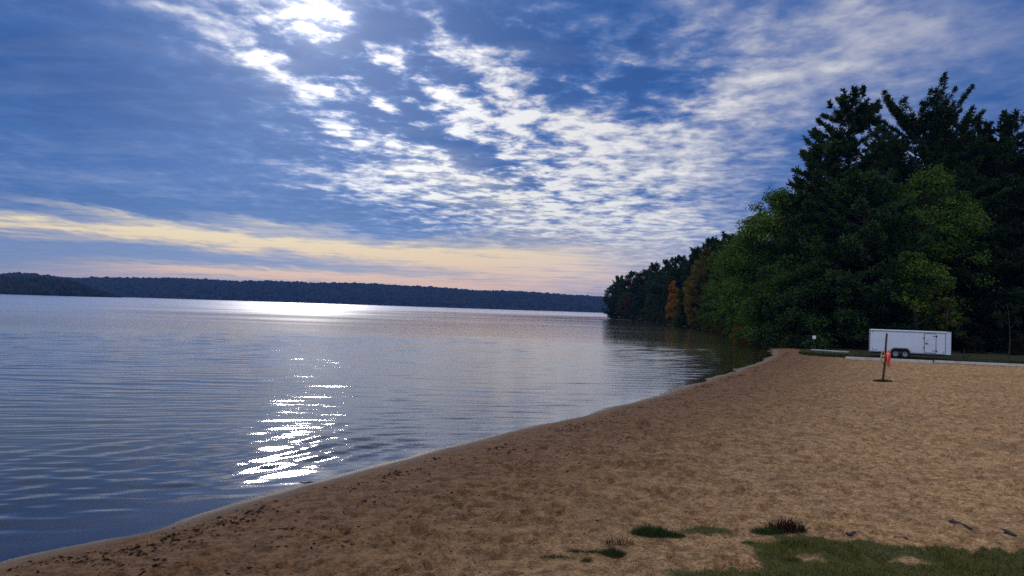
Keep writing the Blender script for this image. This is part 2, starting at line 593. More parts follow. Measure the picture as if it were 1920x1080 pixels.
# ------------------------------------------------------------------ beach
cell = .04
hx0, hy0 = -14.0, 1.5
NX, NY = 1500, 1680
gx = hx0 + np.arange(NX) * cell; gy = hy0 + np.arange(NY) * cell
XX, YY = np.meshgrid(gx, gy)
H = (fbm(XX / .9, YY / .9, 3, 21) - .5) * .05 + (fbm(XX / .26, YY / .26, 3, 31) - .5) * .060
H -= np.maximum(0, .42 - fbm(XX / .34, YY / .30, 2, 77)) * .32
dh = sdist(XX[::10, ::10], YY[::10, ::10]).reshape(XX[::10, ::10].shape)
nfp = 13000
fx = rng.uniform(hx0 + 1, hx0 + NX * cell - 1, nfp); fy = hy0 + 1 + (NY * cell - 2) * rng.random(nfp) ** 1.4
fa = np.where(rng.random(nfp) < .6, R(20) + rng.normal(0, .5, nfp), rng.uniform(0, 6.28, nfp))
fl = rng.uniform(.11, .19, nfp); fw = fl * rng.uniform(.35, .6, nfp); fd = rng.uniform(.03, .10, nfp)
W = 9
oy, ox = np.mgrid[-W:W + 1, -W:W + 1] * cell
for i in range(nfp):
    ci = int((fx[i] - hx0) / cell); cj = int((fy[i] - hy0) / cell)
    if ci < W or cj < W or ci >= NX - W - 1 or cj >= NY - W - 1: continue
    if dh[min(cj // 10, dh.shape[0] - 1), min(ci // 10, dh.shape[1] - 1)] < 1.2: continue
    ca, sa = math.cos(fa[i]), math.sin(fa[i])
    u = (ox * ca + oy * sa) / fl[i]; v = (-ox * sa + oy * ca) / fw[i]
    r2 = u * u + v * v
    H[cj - W:cj + W + 1, ci - W:ci + W + 1] += fd[i] * (-np.exp(-r2 * 1.3) + .42 * np.exp(-(np.sqrt(r2) - 1.5) ** 2 * 3))


for (px, py, r_) in [(1222, 1003, .4), (1258, 1006, .3), (1440, 1000, .4), (1475, 996, .4), (1488, 1024, .35), (1150, 1040, .3), (1120, 1036, .3), (1040, 1046, .35),
                     (1078, 1034, .25), (1100, 1052, .2), (1158, 1020, .3), (1483, 1052, .25), (1403, 1020, .25), (1655, 715, .8)]:
    q = G(px, py)
    i0, j0 = int((q[0] - hx0) / cell), int((q[1] - hy0) / cell)
    if 30 < i0 < NX - 30 and 30 < j0 < NY - 30:
        sl = np.s_[j0 - 30:j0 + 31, i0 - 30:i0 + 31]
        H[sl] *= 1 - .9 * np.exp(-(((XX[sl] - q[0]) / r_) ** 2 + ((YY[sl] - q[1]) / r_) ** 2))


def sandh(x, y):
    u = np.clip((x - hx0) / cell, 0, NX - 1.01); v = np.clip((y - hy0) / cell, 0, NY - 1.01)
    i = u.astype(int); j = v.astype(int); a = u - i; b = v - j
    return (H[j, i] * (1 - a) + H[j, i + 1] * a) * (1 - b) + (H[j + 1, i] * (1 - a) + H[j + 1, i + 1] * a) * b


def beach_z(x, y, d, lm):
    rough = sstep(d, .9, 3.0)
    z = land_h(d, x, y) + sandh(x, y) * (rough * .95 + .05)
    return z - sstep(lm, .0, .9) * .3 * (d > 2.6)


rs = [2.4]
while rs[-1] < 112: rs.append(rs[-1] + min(.13, max(.022, rs[-1] ** 2 / 3300)))
x, y, f = polar(-62, 62, 1180, np.array(rs))
d = sdist(x, y); lm = lawn_margin(x, y)
keep = (d > -3.0) & (((y < 68) & (lm < 1.1)) | ((d < 3.0) & (y < 110))) & (x < 75)
kf = keep[f].all(1)
f = f[kf]
used = np.zeros(len(x), bool); used[f] = True
idx = np.cumsum(used) - 1
x, y, d, lm = x[used], y[used], d[used], lm[used]
f = idx[f]
z = beach_z(x, y, d, lm)
# turf cover on the bank close to the camera
def turf(x, y):
    """0..1 grass cover at the top of the bank"""
    q = G(1500, 1006); r_ = G(1920, 1034)
    e = (r_ - q)[:2]; nrm = np.array((-e[1], e[0])); nrm /= np.linalg.norm(nrm)
    s_ = (x - q[0]) * nrm[0] + (y - q[1]) * nrm[1]
    n = fbm(x * 1.7, y * 1.7, 4, 51) - .5
    main = sstep(-s_ + n * .7, -.05, .12) * sstep(x + n * 1.6 - .9 * (y - q[1]), q[0] - .5, q[0] + .15)
    hole = 0
    for (px, py, rx, ry, wt) in [(1700, 1056, .35, .16, .9), (1520, 1050, .35, .15, .9)]:
        g = G(px, py); hole = np.maximum(hole, wt * np.exp(-((x - g[0]) / rx) ** 2 - ((y - g[1]) / ry) ** 2))
    main = main * (1 - hole)
    for (px, py, rx, ry, wt) in [(1225, 1002, .40, .22, .8), (1325, 1000, .50, .17, .8), (1465, 998, .45, .20, .75), (1150, 1038, .20, .13, .6),
                                 (1075, 1046, .45, .14, .5), (1180, 1060, .5, .12, .35), (1310, 1040, .5, .10, .3), (1360, 1078, .9, .20, .95), (1255, 1025, .3, .12, .35), (1490, 1022, .3, .14, .7),
                                 (1400, 1018, .2, .1, .4), (1480, 1052, .22, .12, .8), (1550, 1076, .5, .2, .9), (1240, 1022, .25, .08, .4)]:
        g = G(px, py)
        main = np.maximum(main, wt * np.exp(-(((x - g[0]) / rx) ** 2 + ((y - g[1]) / ry) ** 2) * 1.2 - n * 1.0))
    return np.clip(main, 0, 1)


cover = np.where(np.hypot(x, y) < 14, turf(x, y), 0)
z = z + cover * .02
me = mesh_np('beach', np.stack([x, y, z], 1), f, True)
attr(me, 'shore', d); attr(me, 'turf', cover)
sm, t = new_mat('sand')
geo = t.n('ShaderNodeNewGeometry').outputs['Position']
sh = t.attr('shore')
na = t.noise(geo, .55, 5, .6); nb = t.noise(geo, 5.5, 6, .68); nc = t.noise(geo, 70, 4, .7)
dry = t.mix(t.ss(nb, .32, .66), (.240, .118, .045), (.600, .335, .142))
nd = t.noise(t.mapping(geo, sc=(1, 1.5, 1)), 22, 3, .7)
dry = t.mix(.75, dry, t.mix(t.ss(nd, .34, .66), (.45, .42, .40), (1.45, 1.45, 1.42)), 'MULTIPLY')
dry = t.mix(t.m('MULTIPLY', t.ss(na, .45, .72), .45), dry, (.20, .112, .054))
speck = t.ss(t.m('ADD', t.noise(t.mapping(geo, sc=(1, 1.6, 1)), 14, 4, .65), t.m('MULTIPLY', t.m('SUBTRACT', na, .5), .35)), .60, .70)
dry = t.mix(t.m('MULTIPLY', speck, .75), dry, (.075, .042, .022))
shore_sand = t.mix(t.ss(t.m('MULTIPLY_ADD', t.m('SUBTRACT', nd, .5), .8, nb), .35, .65), (.098, .044, .017), (.255, .122, .050))  # darker sand tone, blended in towards the water
shn = t.m('MULTIPLY_ADD', t.m('SUBTRACT', na, .5), 5.0, sh)
c = t.mix(t.ss(shn, 1.4, 9.5), shore_sand, dry)
lip = t.mix(t.ss(nb, .3, .7), (.155, .098, .062), (.225, .150, .098))
c = t.mix(t.ss(t.m('MULTIPLY_ADD', t.m('SUBTRACT', nb, .5), .8, sh), .80, .45), c, lip)
wetc = t.mix(t.ss(sh, .05, -.6), (.085, .056, .031), (.210, .140, .080))
c = t.mix(t.ss(t.m('MULTIPLY_ADD', t.m('SUBTRACT', na, .5), .3, sh), .22, .02), c, wetc)
moss = t.mix(t.ss(nd, .3, .7), (.050, .054, .014), (.135, .110, .036))
c = t.mix(t.ss(t.attr('turf'), .25, .7), c, moss)
b = t.n('ShaderNodeBsdfPrincipled'); t.set(b.inputs['Base Color'], c)
t.set(b.inputs['Roughness'], t.ss(sh, .05, .5, .35, .95))
b.inputs['Specular IOR Level'].default_value = .2
nrm = t.bump(t.m('ADD', t.m('MULTIPLY', nb, .9), t.m('MULTIPLY', nc, .18)), 1.0, .09)
t.set(b.inputs['Normal'], nrm)
t.out(b.outputs[0])
tag(link('beach', me, sm), kind='structure')

# ------------------------------------------------------------------ lake
rs = [4.5]
while rs[-1] < 6500:
    r_ = rs[-1]
    rs.append(r_ + (min(.11, max(.032, r_ * r_ / 9000)) if r_ < 70 else (r_ - 70) * .03 + .11))
x, y, f = polar(-66, 47, 760, np.array(rs))
d = sdist(x, y)
kf = (d < 1.5)[f].any(1)
f = f[kf]
used = np.zeros(len(x), bool); used[f] = True
idx = np.cumsum(used) - 1
x, y, d = x[used], y[used], d[used]; f = idx[f]
rad = np.hypot(x, y)
z = np.zeros(len(x))
wr = np.random.default_rng(5)
main_dir = math.atan2(-.985, .17)       # swell runs towards the beach
for k in range(46):
    lam = .30 * (6.0 ** wr.random())
    a = main_dir + wr.normal(0, .16)
    kx, ky = math.cos(a) * 2 * math.pi / lam, math.sin(a) * 2 * math.pi / lam
    amp = .0016 * lam ** .75 * wr.uniform(.5, 1.3)
    dr = np.where(rad < 70, np.clip(rad * rad / 9000, .032, .11), (rad - 70) * .03 + .11)
    fade = 1 - sstep(dr / lam, .22, .42)
    fade = fade * (1 - sstep(rad * .0026 / lam, .25, .5))
    ph = wr.uniform(0, 6.28)
    env = .35 + 1.1 * vnoise(x / (lam * 5) + k * 3.7, y / (lam * 5) - k * 1.3, 100 + k)
    z += amp * fade * env * np.sin(kx * x + ky * y + ph + 1.2 * vnoise(x * .35, y * .35, 200 + k))
# small breaking lines running in along the beach
sw = np.exp(-((d + 3.2) / 2.8) ** 2) * sstep(-d, .0, .7)
z += .015 * sw * (.35 + 1.3 * sstep(vnoise(x * .5 + 7, y * .5, 19), .35, .8)) * np.sin(d * 8.2 + 5.0 * vnoise(x * .45, y * .45, 3)) * (1 - sstep(rad, 16, 23))
z *= sstep(-d, -.1, 1.2) * .9 + .1
me = mesh_np('lake', np.stack([x, y, z], 1), f, True)
attr(me, 'shore', d)
wm, t = new_mat('water')
geo = t.n('ShaderNodeNewGeometry').outputs['Position']
sh = t.attr('shore')
q = t.mapping(geo, rot=(0, 0, R(-8)), sc=(.55, 2.6, 1))
w1 = t.noise(q, 1.5, 5, .6, .3); w2 = t.noise(q, 7.0, 4, .6); w3 = t.noise(t.mapping(geo, rot=(0, 0, R(15)), sc=(.55, 1.0, 1)), .16, 4, .55)
gust = t.noise(t.mapping(geo, rot=(0, 0, R(-8)), sc=(.014, .035, 1)), 1.0, 4, .5, .4)
hgt = t.m('MULTIPLY', t.m('ADD', t.m('MULTIPLY', w1, .011), t.m('MULTIPLY', w2, .005)), t.ss(gust, .3, .7, .55, 1.15))
hgt = t.m('ADD', hgt, t.m('MULTIPLY', w3, .03))
hgt = t.m('MULTIPLY', hgt, t.ss(sh, -.1, -1.5, .35, 1.0))
nrm = t.bump(hgt, .55, 1.0)
fr = t.n('ShaderNodeFresnel'); fr.inputs[0].default_value = 1.78; t.set(fr.inputs['Normal'], nrm)
gl = t.n('ShaderNodeBsdfGlossy'); t.set(gl.inputs['Roughness'], t.m('MULTIPLY', t.ss(sh, -6, -170, .08, .195), t.ss(gust, .3, .7, .7, 1.1))); t.set(gl.inputs['Normal'], nrm)
gl.inputs['Color'].default_value = (.97, .98, 1, 1)
tr = t.n('ShaderNodeBsdfTransparent'); t.set(tr.inputs[0], t.mix(t.ss(sh, 0, -3), (.95, .92, .85), (.62, .58, .40)))
df = t.n('ShaderNodeBsdfDiffuse')
t.set(df.inputs[0], t.mix(t.ss(sh, -8, -34), (.120, .098, .034), (.070, .100, .105)))
body = t.n('ShaderNodeMixShader'); t.set(body.inputs[0], t.ss(sh, -.1, -9.0, .05, 1.0))
t.t.links.new(tr.outputs[0], body.inputs[1]); t.t.links.new(df.outputs[0], body.inputs[2])
mx = t.n('ShaderNodeMixShader'); t.set(mx.inputs[0], fr.outputs[0])
t.t.links.new(body.outputs[0], mx.inputs[1]); t.t.links.new(gl.outputs[0], mx.inputs[2])
t.out(mx.outputs[0])
tag(link('lake', me, wm), kind='structure')

# ------------------------------------------------------------------ far hills and their woods
def crest(pts, depth):
    return [((px - 960) / F * depth, P(px, py, depth)[2]) for px, py in pts]


def hill(name, prof, depth, thick, mt):
    px_ = np.array([p[0] for p in prof]); pz = np.array([p[1] for p in prof])
    xs = np.arange(px_[0], px_[-1], thick / 60)
    vs = np.linspace(0, 1, 26)
    X, V = np.meshgrid(xs, vs, indexing='ij')
    top = np.interp(X, px_, pz) - 9
    Y = depth + (V - .5) * thick + (fbm(X / 300, V * 3, 3, 8) - .5) * thick * .2
    Z = top * np.sin(np.clip(V, 0, 1) * math.pi / 1.25) ** .8 * (.9 + .2 * fbm(X / 160, V * 4, 3, 12)) - 1.0
    Z[:, 0] = -1.5
    n0, n1_ = X.shape
    i = np.arange(n0 - 1)[:, None] * n1_ + np.arange(n1_ - 1)[None, :]
    f = np.stack([i, i + n1_, i + n1_ + 1, i + 1], -1).reshape(-1, 4)
    v = np.stack([X.ravel(), Y.ravel(), Z.ravel()], 1)
    tag(link(name, mesh_np(name, v, f, True), mt), kind='structure')
    return X, Y, Z


ICO_V = None
def crowns(name, pts, sizes, mt, seed):
    """many small lumpy tree crowns as one far-off wood"""
    g = np.random.default_rng(seed)
    ph = (1 + 5 ** .5) / 2
    iv = np.array([(-1, ph, 0), (1, ph, 0), (-1, -ph, 0), (1, -ph, 0), (0, -1, ph), (0, 1, ph), (0, -1, -ph), (0, 1, -ph),
                   (ph, 0, -1), (ph, 0, 1), (-ph, 0, -1), (-ph, 0, 1)]) / 1.9
    fi = np.array([(0, 11, 5), (0, 5, 1), (0, 1, 7), (0, 7, 10), (0, 10, 11), (1, 5, 9), (5, 11, 4), (11, 10, 2), (10, 7, 6), (7, 1, 8),
                   (3, 9, 4), (3, 4, 2), (3, 2, 6), (3, 6, 8), (3, 8, 9), (4, 9, 5), (2, 4, 11), (6, 2, 10), (8, 6, 7), (9, 8, 1)])
    n = len(pts)
    jit = g.uniform(.65, 1.3, (n, 12, 1))
    v = iv[None] * jit * sizes[:, None, :] + pts[:, None, :]
    f = fi[None] + (np.arange(n) * 12)[:, None, None]
    me = mesh_np(name, v.reshape(-1, 3), f.reshape(-1, 3))
    attr(me, 'tone', np.repeat(g.random(n), 12))
    return link(name, me, mt)


def wood_mat(name, stops):
    mt, t = new_mat(name)
    c = t.ramp(t.attr('tone'), stops)
    geo = t.n('ShaderNodeNewGeometry').outputs['Position']
    c = t.mix(t.ss(t.noise(geo, .02, 4, .6), .35, .65), c, t.mix(.5, c, (.02, .025, .012)))
    b = t.n('ShaderNodeBsdfDiffuse'); t.set(b.inputs[0], c); t.out(b.outputs[0])
    return mt


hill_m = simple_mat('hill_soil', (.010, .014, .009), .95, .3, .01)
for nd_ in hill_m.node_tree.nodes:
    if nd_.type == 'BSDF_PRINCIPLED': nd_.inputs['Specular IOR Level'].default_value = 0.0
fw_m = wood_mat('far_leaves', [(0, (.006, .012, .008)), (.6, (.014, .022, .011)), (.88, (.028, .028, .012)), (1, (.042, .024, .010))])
g = np.random.default_rng(3)
D1 = 2900.0
prof = crest([(-900, 500), (-400, 505), (-100, 512), (135, 522), (300, 521), (420, 526), (560, 529), (700, 533), (760, 537), (900, 545),
              (1000, 549), (1060, 552), (1130, 556), (1250, 560), (1500, 566), (1900, 580)], D1)
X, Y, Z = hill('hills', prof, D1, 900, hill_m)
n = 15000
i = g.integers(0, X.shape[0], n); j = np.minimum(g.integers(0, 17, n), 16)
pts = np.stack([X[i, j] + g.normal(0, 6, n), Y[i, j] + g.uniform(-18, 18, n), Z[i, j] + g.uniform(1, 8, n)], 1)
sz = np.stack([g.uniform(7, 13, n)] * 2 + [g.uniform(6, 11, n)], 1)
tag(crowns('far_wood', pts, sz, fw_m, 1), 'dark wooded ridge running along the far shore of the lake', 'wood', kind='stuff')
D2 = 2300.0
prof = crest([(-900, 540), (-300, 528), (-100, 517), (0, 514), (45, 512), (90, 517), (130, 526), (190, 540), (240, 553)], D2)
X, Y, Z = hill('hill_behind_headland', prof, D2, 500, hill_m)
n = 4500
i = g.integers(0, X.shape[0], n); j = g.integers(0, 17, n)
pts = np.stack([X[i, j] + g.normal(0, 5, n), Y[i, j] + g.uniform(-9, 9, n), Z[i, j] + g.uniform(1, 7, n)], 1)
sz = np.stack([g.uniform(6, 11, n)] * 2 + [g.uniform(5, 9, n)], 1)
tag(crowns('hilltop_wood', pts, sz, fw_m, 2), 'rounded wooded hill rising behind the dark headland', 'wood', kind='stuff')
D3 = 1350.0
prof = crest([(-1200, 500), (-500, 508), (-150, 512), (0, 519), (60, 520), (110, 526), (135, 535), (150, 547), (158, 552)], D3)
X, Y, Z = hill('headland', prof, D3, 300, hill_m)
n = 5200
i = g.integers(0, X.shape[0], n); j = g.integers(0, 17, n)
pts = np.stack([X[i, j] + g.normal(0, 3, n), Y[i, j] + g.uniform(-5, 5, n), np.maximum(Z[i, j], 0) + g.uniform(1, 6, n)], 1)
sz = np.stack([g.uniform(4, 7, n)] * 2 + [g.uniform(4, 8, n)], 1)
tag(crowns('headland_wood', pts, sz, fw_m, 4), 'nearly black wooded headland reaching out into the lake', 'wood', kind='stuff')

# ------------------------------------------------------------------ trees
def leaf_mat(name, trans=.35):
    mt, t = new_mat(name)
    oi = t.n('ShaderNodeObjectInfo').outputs['Color']
    tn = t.attr('tone')
    hs = t.n('ShaderNodeHueSaturation')
    t.set(hs.inputs['Hue'], t.ss(tn, 0, 1, .515, .475)); t.set(hs.inputs['Value'], t.m('MULTIPLY_ADD', tn, 1.1, .45))
    t.set(hs.inputs['Color'], oi)
    d1 = t.n('ShaderNodeBsdfDiffuse'); t.set(d1.inputs[0], hs.outputs[0])
    d2 = t.n('ShaderNodeBsdfTranslucent'); t.set(d2.inputs[0], t.mix(.5, hs.outputs[0], (.10, .12, .01)))
    mx = t.n('ShaderNodeMixShader'); mx.inputs[0].default_value = trans
    t.t.links.new(d1.outputs[0], mx.inputs[1]); t.t.links.new(d2.outputs[0], mx.inputs[2])
    t.out(mx.outputs[0])
    return mt


leaf_m = leaf_mat('leaves', .30)
needle_m = leaf_mat('needles', .10)
bark_m = simple_mat('bark', (.040, .030, .022), .95, .45, 3.0, bump=.8)


def unit(v):
    return v / (np.linalg.norm(v, axis=-1, keepdims=True) + 1e-9)


def blades(c, dirs, L, Wd, g):
    """quads starting at c, running along dirs"""
    s = unit(np.cross(dirs, unit(g.normal(size=c.shape))))
    L = L[:, None]; s = s * Wd[:, None] * .5
    v = np.stack([c - s * .6, c + s * .6, c + dirs * L + s, c + dirs * L - s], 1)
    n = len(c)
    return v.reshape(-1, 3), np.arange(4 * n).reshape(n, 4)


def pine_mesh(H, base, Lmax, seed, toplen=.25, topup=25, dens=1.0, qs=1.0, low=.55, sparse=0.0):
    g = np.random.default_rng(seed)
    tb = MB()
    lean = g.normal(0, .012, 2)
    hs = np.linspace(0, 1, 9)
    tr = np.stack([lean[0] * H * hs ** 2, lean[1] * H * hs ** 2, hs * H * .985], 1)
    tb.tube(tr, np.maximum(.012 * H * (1 - hs) ** .8 * 1.15 + .03, .04), 7)
    zb = base * H
    zs = []
    z = zb
    while z < H * .985:
        zs.append(z); z += g.uniform(.55, 1.05) * (H / 26)
    C = []; D = []; TN = []
    for z in zs:
        t_ = (z - zb) / (H - zb)
        for b in range(g.integers(4, 8)):
            if g.random() < sparse: continue
            pr = (low + (1 - low) * min(1, t_ / .3)) * ((1 - max(0, t_ - .3) / .7) ** .75 * (1 - toplen) + toplen)
            L = Lmax * pr * g.uniform(.55, 1.2)
            az = g.uniform(0, 6.283)
            el = R(-6 + 22 * t_ + topup * t_ ** 2.5 + g.normal(0, 6))
            hd = np.array((math.cos(az), math.sin(az), 0))
            st = np.array((lean[0] * H * (z / H) ** 2, lean[1] * H * (z / H) ** 2, z))
            s = np.linspace(0, 1, 5)[:, None]
            bend = g.uniform(.05, .22) * (1 + t_)
            pts = st + hd * L * s * math.cos(el) + np.array((0, 0, 1)) * (L * s * math.sin(el) + bend * L * s * s)
            tb.tube(pts, np.linspace(.02 + .012 * L, .012, 5), 4, False)
            n = max(6, int(L * 9 * dens))
            ss_ = g.uniform(.22, 1.0, n) ** .75
            lat = np.array((-hd[1], hd[0], 0))
            wd = L * (.24 - .11 * t_) * np.sin(np.clip(ss_, 0, 1) * math.pi * .85 + .25)
            off = g.uniform(-1, 1, n)
            c = st + hd * (L * ss_ * math.cos(el))[:, None] + lat * (off * wd)[:, None]
            c[:, 2] += L * ss_ * math.sin(el) + bend * L * ss_ ** 2 + g.normal(0, .06 + .012 * L, n) - np.abs(off) * .1 * L * .2
            bd = unit(hd * .8 + lat * off[:, None] * .8 + np.array((0, 0, .25 + .7 * t_)))
            C.append(c); D.append(bd)
            TN.append(np.full(n, g.uniform(.15, .75)) + g.normal(0, .1, n))
    C = np.concatenate(C); D = np.concatenate(D); TN = np.concatenate(TN)
    k = 9
    C = np.repeat(C, k, 0); D = np.repeat(D, k, 0); TN = np.repeat(TN, k)
    dirs = unit(D + g.normal(0, .55, D.shape))
    n = len(C)
    v, f = blades(C + g.normal(0, .05, C.shape), dirs, g.uniform(.26, .55, n) * qs, g.uniform(.06, .12, n) * qs, g)
    sc = H / np.percentile(v[:, 2], 99.97)
    v[:, 2] *= sc
    for q in tb.v: q[:, 2] *= sc
    me = mesh_np('crown', v, f)
    attr(me, 'tone', np.repeat(np.clip(TN + g.normal(0, .08, n), 0, 1), 4))
    return tb, me


def leaf_quads(c, nrm, size, g):
    a = unit(np.cross(nrm, unit(g.normal(size=c.shape))))
    b = np.cross(nrm, a)
    s = size[:, None]
    v = np.stack([c - a * s * .5, c + b * s * .32, c + a * s * .5, c - b * s * .32], 1)
    return v.reshape(-1, 3), np.arange(4 * len(c)).reshape(-1, 4)


def broad_mesh(H, Rc, seed, base=.15, nclump=90, nleaf=260, leaf=.22, shape='oval', lean=0.0):
    g = np.random.default_rng(seed)
    tb = MB()
    hs = np.linspace(0, .82, 7)
    sway = g.normal(0, .3, 2)
    tr = np.stack([sway[0] * np.sin(hs * 3) + lean * hs * H, sway[1] * np.sin(hs * 2.4), hs * H], 1)
    tb.tube(tr, .016 * H * (1 - hs) ** .9 + .03, 7)
    C = []; Rr = []
    zb = base * H
    for i in range(nclump):
        t_ = (i + g.random()) / nclump
        t_ = t_ ** .85
        if shape == 'oval': pr = math.sin(math.pi * min(1, .12 + .86 * t_)) ** .6
        elif shape == 'cone': pr = (1 - t_) ** .7 * .95 + .08
        else: pr = math.sqrt(max(.02, 1 - t_ ** 2.2))
        az = g.uniform(0, 6.283)
        rr = Rc * pr * (.35 + .65 * math.sqrt(g.random())) * g.uniform(.85, 1.15)
        z = zb + (H - zb) * t_ * .95
        C.append((lean * z + rr * math.cos(az), rr * math.sin(az), z + g.normal(0, .03) * H))
        Rr.append(Rc * g.uniform(.16, .34) * (1.0 if t_ < .8 else .75))
    C = np.array(C); Rr = np.array(Rr)
    for i in range(0, nclump, 3):
        c = C[i]
        zs = max(.08 * H, min(c[2] * .72, .8 * H))
        k = int(np.argmin(abs(tr[:, 2] - zs)))
        s = np.linspace(0, 1, 4)[:, None]
        p = tr[k] * (1 - s) + c * s; p[:, 2] += (np.sin(s[:, 0] * math.pi)) * .04 * H
        tb.tube(p, np.linspace(.006 * H + .02, .012, 4), 4, False)
    cc = np.repeat(np.arange(nclump), (nleaf * (Rr / Rr.mean()) ** 2).astype(int))
    n = len(cc)
    u = unit(g.normal(size=(n, 3)))
    rad_ = (g.random(n) ** .45)[:, None]
    # each clump a ragged flattened puff with its own twigs
    lump = 1 + .35 * np.sin(u[:, :1] * 5 + cc[:, None]) * np.cos(u[:, 1:2] * 4 + cc[:, None] * 2.1)
    p = C[cc] + u * rad_ * lump * Rr[cc][:, None] * np.array((1.05, 1.05, .68))
    nrm = unit(u * .6 + np.array((0, 0, .7)) + g.normal(0, .6, (n, 3)))
    v, f = leaf_quads(p, nrm, leaf * g.uniform(.6, 1.4, n), g)
    sc = H / np.percentile(v[:, 2], 99.97)
    v[:, 2] *= sc
    for q in tb.v: q[:, 2] *= sc
    me = mesh_np('crown', v, f)
    ct = g.uniform(.1, .9, nclump)
    tone = np.clip(ct[cc] * .6 + .2 + g.normal(0, .14, n), 0, 1)
    attr(me, 'tone', np.repeat(tone, 4))
    return tb, me


GROUND_Z = lambda x, y: float(land_h(sdist([x], [y]), np.array([x]), np.array([y]))[0])


def place(px, depth, zoff=-.1):
    x = (px - 960) / F * depth
    # the tree stands upright, so its foot is straight below
    return np.array((x, depth, GROUND_Z(x, depth) + zoff))


def height_at(px, py, depth, foot):
    return P(px, py, depth)[2] - foot[2]


PINE = (.036, .064, .026)
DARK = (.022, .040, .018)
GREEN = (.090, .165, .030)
LIME = (.115, .155, .022)
proto = {}


def tree(name, label, px, depth, topy, color, group=None, kind='pine', key=None, rz=None, width=1.0, **kw):
    """px: where the foot stands in the view; every tree is an Empty > trunk, crown"""
    foot = place(px, depth)
    H = height_at(px + 8, topy, depth, foot)
    root = empty(name, foot, random.uniform(0, 6.28) if rz is None else rz, label, 'tree' if kind != 'bush' else 'shrub', group)
    if key is None:
        tb, cm = pine_mesh(H, **kw) if kind == 'pine' else broad_mesh(H, **kw)
        tk = tb.build('trunk', bark_m, root)
        cr_ = link('crown', cm, needle_m if kind == 'pine' else leaf_m, root)
        tk.scale = cr_.scale = (width, width, 1)
    else:
        H0, tk0, cr0 = proto[key]
        tk = tk0.copy(); cr_ = cr0.copy()
        for o in (tk, cr_):
            COL.objects.link(o); o.parent = root
            o.scale = (H / H0 * width, H / H0 * width, H / H0)
    cr_.color = (*color, 1)
    return root


def make_proto(key, H, kind, **kw):
    tb, cm = pine_mesh(H, **kw) if kind == 'pine' else broad_mesh(H, **kw)
    tk = tb.build('trunk', bark_m)
    cr_ = link('crown', cm, needle_m if kind == 'pine' else leaf_m)
    for o in (tk, cr_): COL.objects.unlink(o)
    proto[key] = (H, tk, cr_)


for k in range(4): make_proto('pine%d' % k, 24, 'pine', base=.03, Lmax=6.0, seed=40 + k, toplen=.3, topup=26, dens=.6, qs=1.7, low=.9)
for k in range(5): make_proto('broad%d' % k, 20, 'broad', Rc=5.6, seed=60 + k, base=.08, nclump=120, nleaf=130, leaf=.46, shape=['oval', 'dome', 'oval', 'dome', 'cone'][k])
for k in range(4): make_proto('bush%d' % k, 4, 'broad', Rc=2.6, seed=80 + k, base=.03, nclump=40, nleaf=120, leaf=.24, shape='dome')
for k in range(3): make_proto('back%d' % k, 24, 'broad', Rc=6.5, seed=90 + k, base=.04, nclump=90, nleaf=150, leaf=.55, shape='dome')

# the tall stand behind the trailer
T_ = tree
g1 = 'tall pines of the stand behind the trailer'
T_('pine_tree', 'tall dark pine with a browning rounded tip, next to the highest pine', 1590, 84, 166, PINE, g1, base=.10, Lmax=7.2, seed=1, toplen=.20, topup=30, dens=1.7, qs=.92)
T_('pine_tree', 'highest pine of all, broad top of upswept branches like a candelabra', 1722, 88, 155, PINE, g1, base=.10, Lmax=8.6, seed=2, toplen=.72, topup=40, dens=1.7, qs=.92)
T_('pine_tree', 'dark pine with a blunt tip just lower than the candelabra-topped pine', 1812, 92, 205, PINE, g1, base=.08, Lmax=6.6, seed=3, toplen=.36, topup=25, dens=1.2, qs=.95)
T_('pine_tree', 'dark pine with a flat ragged top at the edge of the view, highest there', 1876, 90, 214, PINE, g1, base=.08, Lmax=6.8, seed=4, toplen=.50, topup=18, dens=1.2, qs=.95)
T_('pine_tree', 'dark pine cut off by the edge of the view', 1962, 86, 238, PINE, g1, base=.06, Lmax=7.4, seed=5, toplen=.3, topup=20, dens=1.2, qs=.95)
T_('pine_tree', 'dense dark conifer with layered flat branches standing over the trailer', 1622, 75, 318, (.044, .086, .032), g1, base=.07, Lmax=7.0, seed=6, toplen=.12, topup=12, dens=1.15, qs=1.1, low=.85)
T_('pine_tree', 'dark layered conifer sloping down towards the full-crowned green tree by the bay', 1545, 80, 262, PINE, g1, base=.08, Lmax=6.2, seed=7, toplen=.15, topup=15, dens=1.1, qs=1.15, low=.8)
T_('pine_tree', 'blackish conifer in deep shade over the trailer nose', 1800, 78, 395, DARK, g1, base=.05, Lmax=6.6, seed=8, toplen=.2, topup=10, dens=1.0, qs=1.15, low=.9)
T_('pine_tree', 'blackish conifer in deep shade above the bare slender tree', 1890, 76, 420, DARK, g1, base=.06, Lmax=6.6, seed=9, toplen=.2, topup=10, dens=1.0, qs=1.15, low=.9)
g2 = 'broadleaf trees of the stand behind the trailer'
T_('broadleaf_tree', 'green broadleaf tree with a full crown on the lake side of the tall pines', 1462, 86, 352, GREEN, g2, kind='broad', Rc=6.2, seed=11, base=.05, nclump=190, nleaf=270, leaf=.28, shape='oval')
T_('broadleaf_tree', 'smaller green broadleaf tree jutting out towards the lake beside the full-crowned one', 1425, 92, 398, GREEN, g2, kind='broad', Rc=4.8, seed=12, base=.03, nclump=140, nleaf=250, leaf=.28, shape='oval')
T_('broadleaf_tree', 'darker green broadleaf tree tucked between the layered conifer and the full-crowned tree', 1512, 82, 395, (.055, .105, .024), g2, kind='broad', Rc=5.2, seed=13, base=.05, nclump=150, nleaf=250, leaf=.26, shape='oval')
